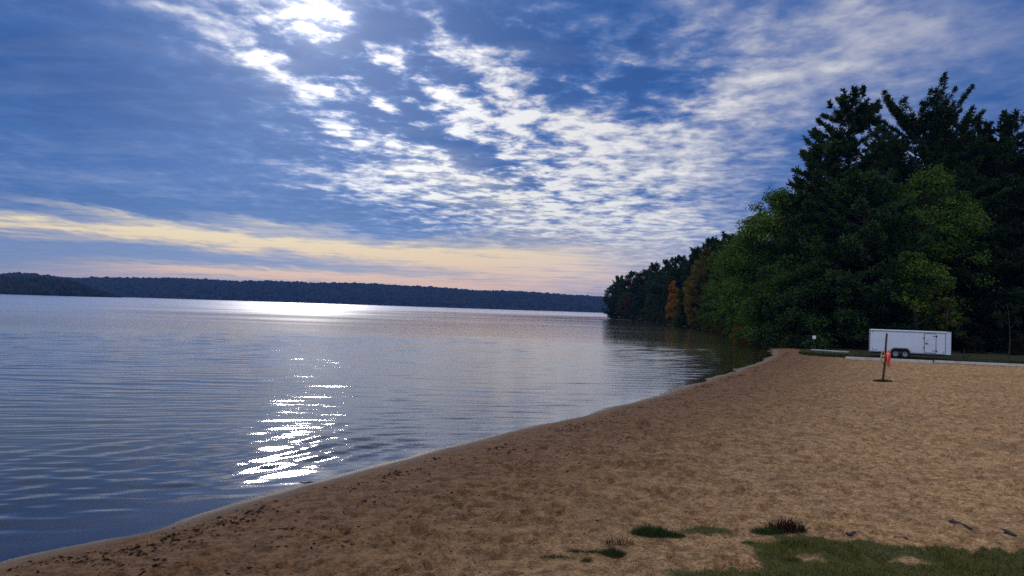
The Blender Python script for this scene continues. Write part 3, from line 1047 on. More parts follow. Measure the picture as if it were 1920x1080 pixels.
T_('broadleaf_tree', 'yellow-green broadleaf tree bulging out below the candelabra-topped pine', 1742, 78, 312, (.070, .128, .024), g2, kind='broad', Rc=5.6, seed=14, base=.10, nclump=150, nleaf=230, leaf=.26, shape='dome')
T_('broadleaf_tree', 'small bright lime tree with a loose crown in the shade above the trailer', 1726, 70, 470, (.085, .135, .022), g2, kind='broad', Rc=3.0, seed=15, base=.40, nclump=44, nleaf=150, leaf=.25, shape='dome')
T_('broadleaf_tree', 'low olive sapling with drooping leaves next to the trailer nose', 1782, 66, 560, (.060, .062, .014), g2, kind='broad', Rc=1.5, seed=16, base=.35, nclump=20, nleaf=90, leaf=.22, shape='dome')
T_('broadleaf_tree', 'dim green tree with low branches behind the white notice sign', 1530, 74, 478, (.040, .075, .022), g2, kind='broad', Rc=4.4, seed=17, base=.04, nclump=100, nleaf=230, leaf=.25, shape='dome')
T_('broadleaf_tree', 'dim green tree at the inner corner of the bay where the beach ends', 1470, 78, 492, (.050, .092, .022), g2, kind='broad', Rc=4.2, seed=18, base=.03, nclump=100, nleaf=230, leaf=.25, shape='dome')
T_('pine_tree', 'shaded pine showing only between the two highest pines', 1662, 98, 262, PINE, g1, kind='pine', key='pine0', width=1.1)
T_('pine_tree', 'shaded pine in the dip beyond the candelabra-topped pine', 1775, 100, 248, PINE, g1, kind='pine', key='pine1', width=1.1)
T_('pine_tree', 'shaded pine filling the dip before the flat-topped pine', 1846, 100, 256, PINE, g1, kind='pine', key='pine2', width=1.1)
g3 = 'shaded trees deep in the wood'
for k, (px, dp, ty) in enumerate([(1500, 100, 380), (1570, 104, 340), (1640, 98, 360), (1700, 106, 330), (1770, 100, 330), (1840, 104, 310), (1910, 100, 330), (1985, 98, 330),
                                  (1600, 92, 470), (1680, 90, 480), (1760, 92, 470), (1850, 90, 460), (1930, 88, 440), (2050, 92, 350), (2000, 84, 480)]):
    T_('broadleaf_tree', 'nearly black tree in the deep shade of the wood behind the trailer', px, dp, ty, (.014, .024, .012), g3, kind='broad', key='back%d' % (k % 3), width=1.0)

# the point reaching out into the lake
g4 = 'trees along the wooded point'
PT = [
    ('pine_tree', 'dark pine on the point with a broad tip, nearest the full-crowned tree', 1362, 172, 436, PINE, 'pine0', 1.0),
    ('pine_tree', 'dark pine on the point with a narrow tip, beside the broad-tipped one', 1332, 178, 445, PINE, 'pine1', .9),
    ('pine_tree', 'dark pine on the point rising directly behind the golden-topped tree', 1306, 190, 462, PINE, 'pine2', .95),
    ('pine_tree', 'dark pine on the point above the orange tree', 1274, 222, 478, PINE, 'pine3', 1.0),
    ('pine_tree', 'dark pine on the point with a lone spiky tip between two lower crowns', 1250, 262, 486, PINE, 'pine0', .8),
    ('pine_tree', 'slim dark pine on the point standing by itself above rounded crowns', 1226, 290, 492, PINE, 'pine1', .75),
    ('pine_tree', 'little pine whose tip leans out near the outer end of the point', 1160, 340, 516, PINE, 'pine2', .9),
    ('broadleaf_tree', 'green tree on the point next to the full-crowned tree by the bay', 1400, 122, 438, GREEN, 'broad0', 1.0),
    ('broadleaf_tree', 'green rounded tree on the point below the broad-tipped pine', 1368, 138, 478, (.066, .125, .026), 'broad1', 1.0),
    ('broadleaf_tree', 'green tree on the point behind the orange bush', 1388, 118, 505, (.060, .115, .024), 'broad2', 1.0),
    ('broadleaf_tree', 'mid-green tree on the point between the golden tree and the water', 1340, 150, 522, (.064, .120, .024), 'broad3', 1.0),
    ('broadleaf_tree', 'golden autumn tree on the point with an upright crown', 1308, 176, 488, (.210, .150, .022), 'broad0', .62),
    ('broadleaf_tree', 'amber-tipped tree on the point beside the golden one', 1324, 172, 462, (.090, .070, .016), 'broad0', .45),
    ('broadleaf_tree', 'dark green tree on the point below the golden tree', 1292, 186, 532, (.026, .052, .016), 'broad1', 1.0),
    ('broadleaf_tree', 'bright orange autumn tree on the point close to the water', 1262, 212, 526, (.330, .140, .018), 'broad1', .5),
    ('broadleaf_tree', 'dark green rounded tree on the point beside the orange autumn tree', 1240, 245, 508, (.026, .050, .018), 'broad3', .9),
    ('broadleaf_tree', 'tan-green tree on the point at the water beyond the orange autumn tree', 1224, 258, 550, (.060, .065, .018), 'broad0', .8),
    ('broadleaf_tree', 'dark rounded tree on the point between the lone pine and the red tree', 1208, 302, 505, (.024, .046, .018), 'broad1', 1.1),
    ('broadleaf_tree', 'dark green domed tree on the point behind the red tree', 1186, 325, 508, (.022, .044, .018), 'broad3', 1.1),
    ('broadleaf_tree', 'small deep red autumn tree near the outer end of the point', 1186, 305, 530, (.130, .016, .014), 'broad1', .7),
    ('broadleaf_tree', 'olive tree at the water below the red autumn tree', 1172, 318, 548, (.066, .064, .016), 'broad2', .9),
    ('broadleaf_tree', 'dark outermost tree of the point overhanging the lake', 1150, 348, 532, (.024, .044, .018), 'broad0', .95),
    ('broadleaf_tree', 'shaded tree on the point at the water between the tan-green and the olive tree', 1200, 292, 545, (.022, .040, .016), 'broad1', .9),
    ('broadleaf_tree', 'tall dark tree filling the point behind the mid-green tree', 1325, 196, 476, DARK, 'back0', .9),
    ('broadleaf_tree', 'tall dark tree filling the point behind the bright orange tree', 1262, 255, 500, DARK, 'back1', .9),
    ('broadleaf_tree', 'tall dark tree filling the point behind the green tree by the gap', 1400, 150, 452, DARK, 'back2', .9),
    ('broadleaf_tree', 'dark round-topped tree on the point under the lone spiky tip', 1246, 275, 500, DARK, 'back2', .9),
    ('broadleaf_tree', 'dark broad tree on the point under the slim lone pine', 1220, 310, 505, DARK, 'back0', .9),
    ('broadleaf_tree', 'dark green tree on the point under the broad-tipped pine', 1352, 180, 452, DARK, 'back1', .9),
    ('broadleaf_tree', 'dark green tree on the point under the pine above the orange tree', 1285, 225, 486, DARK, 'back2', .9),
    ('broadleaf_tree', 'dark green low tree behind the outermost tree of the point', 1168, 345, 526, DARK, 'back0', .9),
    ('broadleaf_tree', 'reddish-brown tree on the outer point at the water beside the olive tree', 1190, 300, 560, (.060, .040, .016), 'broad3', .7),
]
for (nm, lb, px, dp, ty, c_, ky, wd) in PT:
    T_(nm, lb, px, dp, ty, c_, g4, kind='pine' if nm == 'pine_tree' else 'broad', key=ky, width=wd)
g5 = 'shrubs along the water under the trees'
SH = [
    ('reddish-brown shrub where the beach meets the bay', 1437, 84, 612, (.085, .028, .016), 0),
    ('olive shrub beside the reddish-brown one at the bay', 1452, 80, 608, (.042, .050, .014), 1),
    ('orange-leaved shrub over the bay', 1402, 106, 596, (.250, .105, .012), 2),
    ('pale yellow shrub hanging low over the water by the orange-leaved one', 1390, 112, 610, (.150, .100, .025), 3),
    ('yellow-green shrub between the reddish-brown shrub and the orange-leaved one', 1420, 96, 598, (.085, .085, .016), 0),
    ('mid-green shrub overhanging the water below the gap in the trees', 1370, 126, 596, (.050, .062, .016), 1),
    ('ochre shrub at the water below the mid-green tree', 1346, 146, 590, (.080, .062, .016), 2),
    ('dull green shrub at the water below the golden tree', 1318, 166, 588, (.040, .052, .016), 3),
    ('bright green shrub at the water near the bright orange tree', 1282, 190, 582, (.070, .100, .018), 0),
    ('brownish shrub at the water just below the bright orange tree', 1262, 214, 588, (.060, .045, .016), 1),
    ('dark shrub at the water beyond the bright orange tree', 1236, 240, 586, (.030, .040, .016), 2),
    ('dark shrub at the water under the outermost tree of the point', 1153, 338, 574, (.026, .036, .016), 1),
    ('olive-brown shrub at the water under the olive tree of the point', 1172, 320, 574, (.050, .044, .016), 0),
    ('dark shrub at the water under the shaded tree of the point', 1196, 292, 574, (.024, .036, .016), 2),
    ('brown-green shrub at the water under the tan-green tree of the point', 1216, 268, 576, (.044, .046, .016), 3),
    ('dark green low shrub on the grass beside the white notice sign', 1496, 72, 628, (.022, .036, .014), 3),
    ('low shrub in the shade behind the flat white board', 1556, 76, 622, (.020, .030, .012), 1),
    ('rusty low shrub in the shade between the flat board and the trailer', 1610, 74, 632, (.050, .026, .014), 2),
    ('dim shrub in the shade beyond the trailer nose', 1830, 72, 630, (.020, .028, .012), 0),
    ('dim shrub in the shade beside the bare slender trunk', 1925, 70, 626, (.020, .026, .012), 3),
]
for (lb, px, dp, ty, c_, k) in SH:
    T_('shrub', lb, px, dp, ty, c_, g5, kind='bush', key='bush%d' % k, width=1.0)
# bare slender trunk by the edge of the lawn
foot = place(1893, 60)
rt = empty('young_tree', foot, 0, 'slender dark young tree with a bare stem on the lawn past the trailer', 'tree')
tb = MB(); s = np.linspace(0, 1, 7)
tb.tube(np.stack([.12 * np.sin(s * 4), .05 * s, s * 4.6], 1), .05 * (1 - s) + .018, 7)
for a, z_, L in ((.4, 2.6, .9), (2.6, 3.0, 1.0), (4.4, 3.4, .8), (1.3, 3.8, .7)):
    tb.tube([(0.05, 0.03, z_), (.05 + L * .5 * math.cos(a), L * .5 * math.sin(a), z_ + .35), (.05 + L * math.cos(a), L * math.sin(a), z_ + .9)], [.02, .014, .006], 5)
tb.build('trunk', bark_m, rt)
_, cm = broad_mesh(4.8, 1.2, 33, .55, 14, 50, .16, 'dome')
co_ = link('crown', cm, leaf_m, rt); co_.color = (.022, .030, .014, 1)

# ------------------------------------------------------------------ trailer
white_m = simple_mat('white_trailer_skin', (.70, .735, .79), .38, .03, 1.3, dirt=((.45, .44, .42), .18))
trim_m = simple_mat('aluminium_trim', (.42, .43, .45), .35, .1, 5, metal=.8)
black_m = simple_mat('black_steel', (.016, .016, .017), .6, .3, 9)
rubber_m = simple_mat('tyre_rubber', (.015, .015, .015), .85, .3, 12)
rim_m = simple_mat('galvanised_rim', (.30, .31, .33), .45, .15, 8, metal=.5)
dark_gap_m = simple_mat('dark_seal', (.03, .032, .04), .7, .2, 9)
red_m = simple_mat('red_lens', (.35, .02, .015), .3, .1, 9)

TD = 50.5 * K
pr = G(1634, 666, SAND_Z + .45)
x0 = (1634 - 960) / F * TD
b_ = R(25)
TL = 4.46 * K
zt = P(1640, 617.5, TD)[2]
TG = SAND_Z + .04
Hh = zt - TG                                  # roof height over the grass
tr_root = empty('enclosed_trailer', (x0, TD, TG), -b_, 'white enclosed box trailer with two axles and a side door, parked on the grass', 'trailer')
zf = .42                                       # floor height
Wd_ = 2.1
nose = .42
bod = MB()
wl0, wl1 = 1.36, 2.82                           # wheel opening along the side
za = zf + .36
side = [(0, zf), (wl0, zf), (wl0 + .10, zf + .22), (wl0 + .26, za), (wl1 - .26, za), (wl1 - .10, zf + .22), (wl1, zf), (TL, zf), (TL, Hh - .05), (0, Hh - .05)]
bod.prism(side, 'y', 0.0, .05)
bod.prism(side, 'y', Wd_ - .05, Wd_)
bod.box(0.0, .05, .05, Wd_ - .05, zf, Hh - .05)
bod.box(.05, TL, .05, Wd_ - .05, zf, zf + .06)
bod.build('body', white_m, tr_root)
nb_ = MB()
nb_.prism([(TL, .004), (TL + nose, Wd_ * .36), (TL + nose, Wd_ * .64), (TL, Wd_ - .004)], 'z', zf + .004, Hh - .05)
nb_.build('nose', white_m, tr_root)
rf = MB()
n_ = 9
ys = np.linspace(-.015, Wd_ + .015, n_)
for poly_ in [[(y_, Hh - .05 + .07 * math.sin(math.pi * i / (n_ - 1))) for i, y_ in enumerate(ys)]]:
    pass
cs = [(float(y_), Hh - .048 + .06 * math.sin(math.pi * i / (n_ - 1))) for i, y_ in enumerate(ys)]
rf.prism(cs, 'x', -.01, TL + .05)
rf.prism([(TL + .05, .0), (TL + nose + .02, Wd_ * .35), (TL + nose + .02, Wd_ * .65), (TL + .05, Wd_)], 'z', Hh - .05 + .002, Hh - .01)
rf.build('roof', white_m, tr_root)
tm = MB()
tm.box(0, TL, -.022, -.002, Hh - .13, Hh - .06)
tm.box(0, wl0, -.014, -.002, zf + .003, zf + .07)
tm.box(wl1, TL, -.014, -.002, zf + .003, zf + .07)
tm.box(TL - .05, TL + .012, -.0145, -.002, zf + .075, Hh - .135)
tm.build('trim', trim_m, tr_root)
rr_ = MB()
rr_.box(-.07, -.003, -.012, .10, zf - .02, Hh - .03); rr_.box(-.07, -.003, Wd_ - .10, Wd_ + .012, zf - .02, Hh - .03)
rr_.box(-.07, -.003, .105, Wd_ - .105, Hh - .16, Hh - .03); rr_.box(-.07, -.003, .105, Wd_ - .105, zf - .02, zf + .08)
rr_.build('rear_frame', trim_m, tr_root)
rp = MB(); rp.box(-.045, -.006, .108, Wd_ - .108, zf + .083, Hh - .163); rp.build('ramp_door', white_m, tr_root)
ch = MB()
ch.box(.02, TL, .12, .20, zf - .14, zf - .003); ch.box(.02, TL, Wd_ - .20, Wd_ - .12, zf - .14, zf - .003)
for q_ in np.linspace(.3, TL - .2, 8): ch.box(q_, q_ + .06, .21, Wd_ - .21, zf - .10, zf - .02)
ch.box(wl0 + .05, wl1 - .05, .22, Wd_ - .22, zf + .065, za + .1)
ch.build('chassis', black_m, tr_root)
tg = MB()
tip = np.array((TL + nose + 1.15, Wd_ / 2, zf - .07))
for y_ in (.35, Wd_ - .35):
    tg.tube([(TL - .3, y_, zf - .07), tip], .045, 6)
tg.box(tip[0] - .05, tip[0] + .2, tip[1] - .06, tip[1] + .06, zf - .1, zf + .02)
tg.build('tongue', black_m, tr_root)
jk = MB(); jk.tube([(tip[0] - .25, tip[1], .03), (tip[0] - .25, tip[1], zf + .45)], .032, 8); jk.tube([(tip[0] - .25, tip[1], .0), (tip[0] - .25, tip[1], .03)], .09, 10)
jk.build('jack', black_m, tr_root)
# fender over both wheels
fe = MB()
arc_o = [(wl0 - .03, zf), (wl0 + .06, zf + .24), (wl0 + .25, za + .05), (wl1 - .25, za + .05), (wl1 - .06, zf + .24), (wl1 + .03, zf)]
arc_i = [(wl1 - .06, zf + .002), (wl1 - .14, zf + .20), (wl1 - .29, za - .03), (wl0 + .29, za - .03), (wl0 + .14, zf + .20), (wl0 + .06, zf + .002)]
pl = arc_o + arc_i
v = [(p[0], yy, p[1]) for yy in (-.16, -.001) for p in pl]
f_ = []
m_ = len(pl)
for i in range(5):
    a_, b2, c_, d_ = i, i + 1, m_ - 2 - i, m_ - 1 - i
    f_.append((a_, b2, c_, d_)); f_.append((d_ + m_, c_ + m_, b2 + m_, a_ + m_))
for i in range(m_):
    j = (i + 1) % m_; f_.append((i, i + m_, j + m_, j))
fe.add(v, f_)
fe.build('fender', trim_m, tr_root)
for wx in (wl0 + .40, wl1 - .40):
    for y_ in (-.02, Wd_ - .14):
        wh = bpy.data.objects.new('wheel', None); COL.objects.link(wh); wh.parent = tr_root; wh.location = (wx, y_ + .08, .335)
        ty = MB(); ty.torus((0, 0, 0), .245, .088, (0, 1, 0), seg=28, rs=10, flat=1.0); ty.build('tyre', rubber_m, wh, True)
        ri = MB()
        a = np.linspace(0, 6.2832, 25)[:-1]
        for (r1, r2, ya, yb) in ((.185, .15, -.075, -.075), (.15, .05, -.075, -.055)):
            vv = [(r1 * math.cos(q), ya, r1 * math.sin(q)) for q in a] + [(r2 * math.cos(q), yb, r2 * math.sin(q)) for q in a]
            ri.add(vv, [(i, (i + 1) % 24, 24 + (i + 1) % 24, 24 + i) for i in range(24)])
        ri.tube([(0, -.085, 0), (0, .05, 0)], .055, 12)
        vv = [(.18 * math.cos(q), .0, .18 * math.sin(q)) for q in a]
        ri.add(vv, [tuple(range(24))])
        ri.build('rim', rim_m, wh)
# side door
dx0, dx1 = 3.28 / 4.54 * TL, 3.98 / 4.54 * TL
dz0, dz1 = zf + .09, Hh - .17
dr = bpy.data.objects.new('side_door', None); COL.objects.link(dr); dr.parent = tr_root
pn = MB(); pn.box(dx0 + .03, dx1 - .03, -.016, -.002, dz0 + .03, dz1 - .03); pn.build('panel', white_m, dr)
fm = MB()
fm.box(dx0, dx0 + .028, -.026, -.002, dz0, dz1); fm.box(dx1 - .028, dx1, -.026, -.002, dz0, dz1)
fm.box(dx0 + .03, dx1 - .03, -.026, -.002, dz1 - .028, dz1); fm.box(dx0 + .03, dx1 - .03, -.024, -.002, dz0, dz0 + .025)
fm.build('frame', dark_gap_m, dr)
for hz in (dz1 - .2, dz0 + .16):
    hg = MB(); hg.box(dx1 - .24, dx1 + .05, -.04, -.027, hz, hz + .035); hg.box(dx1 + .0, dx1 + .07, -.05, -.0265, hz - .03, hz + .065); hg.build('hinge', black_m, dr)
hd_ = MB(); hd_.box(dx0 + .07, dx0 + .27, -.055, -.018, (dz0 + dz1) / 2 - .06, (dz0 + dz1) / 2 - .015, .008); hd_.box(dx0 + .10, dx0 + .17, -.05, -.018, (dz0 + dz1) / 2 - .012, (dz0 + dz1) / 2 + .03)
hd_.build('handle', black_m, dr)
sg = MB()
zc_ = (dz0 + dz1) / 2
for (a0, a1, z0_, z1_) in ((dx0 + .20, dx0 + .212, zc_ + .0, zc_ + .30), (dx0 + .20, dx1 - .10, zc_ + .302, zc_ + .314), (dx0 + .24, dx1 - .10, zc_ - .16, zc_ - .148)):
    sg.box(a0, a1, -.0195, -.0165, z0_, z1_)
sg.build('door_seam', trim_m, dr)
for hz in (zc_ + .35, dz0 + .35):
    lt = MB(); lt.box(dx0 - .07, dx0 - .005, -.045, -.003, hz, hz + .08); lt.build('latch_bracket', black_m, tr_root)
# marker lamps and the small maker's marks low on the skin
for (mx_, mz_, mt_) in ((TL - .15, zf + .22, red_m), (TL - .15, zf + .13, dark_gap_m), (.17, Hh - .2, red_m)):
    lm_ = MB(); lm_.box(mx_ - .03, mx_ + .03, -.018, -.003, mz_, mz_ + .035); lm_.build('marker_lamp', mt_, tr_root)
dc = MB()
dc.prism([(.12, zf + .15), (.20, zf + .15), (.16, zf + .27)], 'y', -.0045, -.0025)
for k in range(5): dc.box(.23 + k * .055, .27 + k * .055, -.0045, -.0025, zf + .15, zf + .185)
dc.box(.12, .16, -.0045, -.0025, zf + .31, zf + .35)
dc.build('maker_mark', dark_gap_m, tr_root)

# ------------------------------------------------------------------ beams, boards and the sign
pale_m = simple_mat('weathered_pale_wood', (.56, .50, .41), .8, .12, 3.0, bump=.3, dirt=((.22, .20, .17), .5))


def beam(name, p0, p1, w_, h_, label, cat, group=None, zlift=0.0):
    p0 = np.array(p0); p1 = np.array(p1)
    L = np.linalg.norm((p1 - p0)[:2])
    mb = MB(); mb.box(0, L, -w_ / 2, w_ / 2, 0, h_, .012)
    o = mb.build(name, pale_m)
    o.location = (p0[0], p0[1], SAND_Z + .02 + zlift)
    o.rotation_euler = (0, 0, math.atan2(p1[1] - p0[1], p1[0] - p0[0]))
    return tag(o, label, cat, group)


ge = 'pale timbers edging the sand'
beam('timber_beam', G(1586, 674), G(1748, 681.5), .26, .19, 'long pale squared timber lying along the sand below the trailer wheels', 'timber', ge)
beam('timber_beam', G(1752, 680.5), G(2010, 692), .24, .17, 'long pale squared timber running on from the trailer nose along the sand', 'timber', ge)
beam('dock_board', G(1522, 657.5), G(1590, 661.5), .62, .10, 'flat white board lying on the grass near the white notice sign', 'board')
beam('plank', G(1912, 664), G(1990, 668), .22, .10, 'short pale plank on the grass beyond the bare slender tree', 'plank')
sgp = G(1526, 660)
sr_ = empty('notice_sign', (sgp[0] * 1.08, sgp[1] * 1.08, SAND_Z), R(-14), 'small white notice on a dark post in the shade by the bay', 'sign')
mb = MB(); mb.tube([(0, 0.03, -.1), (0, 0.03, 1.35)], .035, 8); mb.build('post', bark_m, sr_)
mb = MB(); mb.box(-.15, .15, -.02, -.006, .98, 1.30, .006); mb.build('sign_plate', simple_mat('white_sign_paint', (.75, .76, .78), .5, .04, 4), sr_)

# ------------------------------------------------------------------ life ring post
pb = G(1655, 714); PD = pb[1]
ptop = P(1663.5, 625, PD)
wood_m = simple_mat('grey_post_wood', (.062, .045, .034), .9, .35, 5, bump=.5)
po = empty('wooden_post', (pb[0], pb[1], SAND_Z), 0, 'leaning weathered wooden post standing alone in the sand with a life ring', 'post')
tv = ptop - np.array((pb[0], pb[1], SAND_Z))
mb = MB(); ss_ = np.linspace(-.15, 1, 6)[:, None]
pts = tv * ss_ + np.concatenate([.02 * np.sin(ss_ * 5), 0 * ss_, 0 * ss_], 1)
mb.tube(pts, np.array([.06, .058, .056, .053, .050, .044]), 9); mb.build('pole', wood_m, po, True)
pg = MB()
def on_post(t): return tv * t
c_ = on_post(.52)
pg.tube([c_ + np.array((.0, -.03, 0)), c_ + np.array((.20, -.10, .05))], .014, 6); pg.build('peg', black_m, po)
pg = MB(); pg.tube([c_ + np.array((.0, -.03, 0.05)), c_ + np.array((-.16, -.10, .09))], .014, 6); pg.build('peg', black_m, po)
orange_m = simple_mat('orange_ring_shell', (.80, .024, .008), .45, .08, 4, dirt=((.55, .03, .02), .2))
band_m = simple_mat('white_ring_band', (.70, .62, .52), .6, .08, 6)
rope_m = simple_mat('pale_rope', (.56, .44, .24), .9, .2, 30, bump=.4)
rc = P(1666, 672.5, PD)
axr = np.array((math.cos(R(-32)), math.sin(R(-32)), 0.05))
rg = empty('life_ring', rc, 0, 'orange-red life ring with white bands hanging on the wooden post', 'life ring')
R0, r1 = .30, .088
mb = MB(); mb.torus((0, 0, 0), R0, r1, axr, seg=40, rs=14, flat=.85); mb.build('ring', orange_m, rg, True)
for k in range(4):
    a = k * math.pi / 2 + .75
    mb = MB(); mb.torus((0, 0, 0), R0, r1 * 1.03, axr, a - .07, a + .07, 6, 14, .87); mb.build('band', band_m, rg, True)
    e1 = np.cross(axr, (0, 0, 1.0)); e1 /= np.linalg.norm(e1); e2 = np.cross(e1, axr)
    aa = np.linspace(a, a + math.pi / 2, 9)
    rr2 = R0 + r1 + .012 + .03 * np.sin((aa - a) * 2)
    mb = MB(); mb.tube(np.cos(aa)[:, None] * e1 * rr2[:, None] + np.sin(aa)[:, None] * e2 * rr2[:, None], .012, 5); mb.build('grab_line', rope_m, rg)
rp_ = P(1654.5, 668, PD)
cl = empty('rope_coil', rp_ + np.array((0, -.05, 0)), 0, 'pale yellow coil of rescue rope hung on the wooden post opposite the life ring', 'rope')
mb = MB()
for k in range(5):
    aa = np.linspace(0, 2 * math.pi, 22)
    mb.tube(np.stack([(.075 + .012 * k) * np.cos(aa) + .01 * k, -.03 + .022 * k + 0 * aa, (.27 + .012 * (k % 3)) * np.sin(aa) - .02 * k], 1), .015, 5, False)
mb.build('rope_loop', rope_m, cl)
mb = MB(); mb.tube([(-.02, -.06, .0), (.0, -.07, .02), (.02, .06, .0), (-.02, .09, -.02)], .05, 8); mb.build('rope_tie', rope_m, cl)

# ------------------------------------------------------------------ grass, weeds and litter
def blade_stuff(name, pts, hgt, wid, g, bend=.5, lean=.45):
    """tapered bent blades, two quads each"""
    n = len(pts)
    az = g.uniform(0, 6.283, n)
    dr_ = np.stack([np.cos(az), np.sin(az), np.zeros(n)], 1)
    sd_ = np.stack([-np.sin(az + g.normal(0, .8, n)), np.cos(az), np.zeros(n)], 1)
    L = hgt * g.uniform(.5, 1.3, n)
    ln = (g.random(n) * lean)[:, None] * L[:, None]
    up = np.array((0, 0, 1.0))
    p0 = pts; p1 = pts + up * (L * .6)[:, None] + dr_ * ln * .45; p2 = pts + up * (L * .95)[:, None] + dr_ * ln * (1 + bend)
    w_ = (wid * g.uniform(.6, 1.4, n))[:, None] * .5
    v = np.stack([p0 - sd_ * w_, p0 + sd_ * w_, p1 - sd_ * w_ * .8, p1 + sd_ * w_ * .8, p2], 1)
    b0 = np.arange(n) * 5
    q = np.stack([b0, b0 + 1, b0 + 3, b0 + 2], 1); t3 = np.stack([b0 + 2, b0 + 3, b0 + 4], 1)
    me = mesh_np(name, v.reshape(-1, 3), [q, t3])
    attr(me, 'tone', np.repeat(np.clip(g.normal(.5, .25, n), 0, 1), 5))
    return me


def blade_mat(name, stops):
    mt, t = new_mat(name)
    c = t.ramp(t.attr('tone'), stops)
    d1 = t.n('ShaderNodeBsdfDiffuse'); t.set(d1.inputs[0], c)
    d2 = t.n('ShaderNodeBsdfTranslucent'); t.set(d2.inputs[0], c)
    mx = t.n('ShaderNodeMixShader'); mx.inputs[0].default_value = .35
    t.t.links.new(d1.outputs[0], mx.inputs[1]); t.t.links.new(d2.outputs[0], mx.inputs[2])
    t.out(mx.outputs[0]); return mt


grass_m = blade_mat('grass_blade', [(0, (.045, .058, .012)), (.45, (.115, .115, .020)), (.75, (.185, .155, .036)), (1, (.24, .170, .070))])
tuft_m = blade_mat('dark_grass_blade', [(0, (.022, .036, .016)), (.6, (.052, .075, .026)), (1, (.11, .11, .042))])
dead_m = blade_mat('dead_stem', [(0, (.022, .014, .010)), (.6, (.060, .036, .022)), (1, (.12, .075, .045))])
g = np.random.default_rng(77)
lo = G(1000, 1079); n = 190000
px_ = g.uniform(.2, 8.5, n); py_ = g.uniform(3.6, 10.2, n)
cv = turf(px_, py_) * (.55 + .9 * fbm(px_ * 3, py_ * 3, 3, 61))
k_ = (g.random(n) < cv ** 1.5 * .6) & (cv > .08)
px_, py_, cv = px_[k_], py_[k_], cv[k_]
d_ = sdist(px_, py_)
pts = np.stack([px_, py_, beach_z(px_, py_, d_, np.full(len(px_), -5.0)) + cv * .015], 1)
me = blade_stuff('grass', pts, .040 * (.5 + cv), .0065, g, lean=.9)
tag(link('grass', me, grass_m), 'short olive-green grass creeping over the sand at the bottom of the view', 'grass', kind='stuff')

# lawn fringe behind the beach
n = 42000
px_ = g.uniform(20.5, 70, n); base_y = np.interp(px_, BX, BY)
py_ = base_y + g.exponential(2.2, n) * 1.0 + .2
d_ = sdist(px_, py_)
k_ = (d_ > 2.2) & (lawn_margin(px_, py_) > .25)
px_, py_ = px_[k_], py_[k_]
zz = SAND_Z + .05 + (fbm(px_ * .5, py_ * .5, 4, 9) - .5) * .22
me = blade_stuff('lawn_grass', np.stack([px_, py_, zz - .03], 1), .11, .03, g)
lawn_m = blade_mat('lawn_blade', [(0, (.016, .026, .008)), (.6, (.040, .052, .014)), (1, (.085, .080, .026))])
tag(link('lawn_grass', me, lawn_m), 'dark mown lawn between the beach and the wood', 'lawn', kind='stuff')


def tuft(px, py, rx, ry, n, h, mt, label, name='grass_tuft', cat='grass tuft', group='tufts and weeds on the sandy bank', wid=.006, lean=.7):
    c = G(px, py)
    root_z = SAND_Z
    a = g.uniform(0, 6.283, n); q = np.sqrt(g.random(n))
    p = np.stack([q * np.cos(a) * rx, q * np.sin(a) * ry, np.zeros(n)], 1)
    d_ = sdist(p[:, 0] + c[0], p[:, 1] + c[1])
    p[:, 2] = beach_z(p[:, 0] + c[0], p[:, 1] + c[1], d_, np.full(n, -5.0)) - root_z - .01
    hh = h * (1.15 - .7 * q ** 2)
    me = blade_stuff(name, p, hh, wid, g, lean=lean)
    o = link(name, me, mt); o.location = (c[0], c[1], root_z)
    return tag(o, label, cat, group)


tuft(1222, 1003, .26, .16, 1500, .125, tuft_m, 'largest dark green grass tuft on the sandy bank, next to a low green patch')
tuft(1258, 1006, .20, .10, 700, .08, tuft_m, 'dark low grass tuft touching the largest tuft')
tuft(1440, 1000, .26, .12, 900, .085, tuft_m, 'dark green tuft under dry brown weed stems')
tuft(1475, 996, .28, .14, 520, .19, dead_m, 'clump of dry brown weed stems standing over a dark green tuft', 'dry_weed', 'dry weed', lean=.9, wid=.008)
tuft(1488, 1024, .24, .12, 700, .085, tuft_m, 'dark tuft in front of the dry brown weed, at the corner of the grass')
tuft(1150, 1040, .15, .11, 700, .095, tuft_m, 'compact dark tuft beside the flat creeping weeds')
tuft(1120, 1036, .20, .06, 350, .045, tuft_m, 'flat dark creeping weed by the compact dark tuft', 'creeping_weed', 'weed')
tuft(1040, 1046, .22, .06, 420, .045, tuft_m, 'flat green creeping weed farthest out on the sand', 'creeping_weed', 'weed')
tuft(1078, 1034, .12, .05, 200, .04, tuft_m, 'small flat creeping weed above the farthest-out one', 'creeping_weed', 'weed')
tuft(1100, 1052, .08, .05, 180, .05, tuft_m, 'tiny dark sprig between creeping weeds', 'creeping_weed', 'weed')
tuft(1158, 1020, .22, .10, 130, .13, dead_m, 'thin dry stems between the compact dark tuft and the largest tuft', 'dry_weed', 'dry weed', lean=.9)
tuft(1483, 1052, .12, .08, 450, .075, grass_m, 'bright green tuft alone on bare sand near the corner of the grass')
tuft(1403, 1020, .10, .05, 220, .05, tuft_m, 'small dark tuft on bare sand below the dry brown weed')
tuft(1655, 715, .46, .26, 1100, .10, tuft_m, 'dark grass tuft round the foot of the leaning post', group=None, wid=.02)

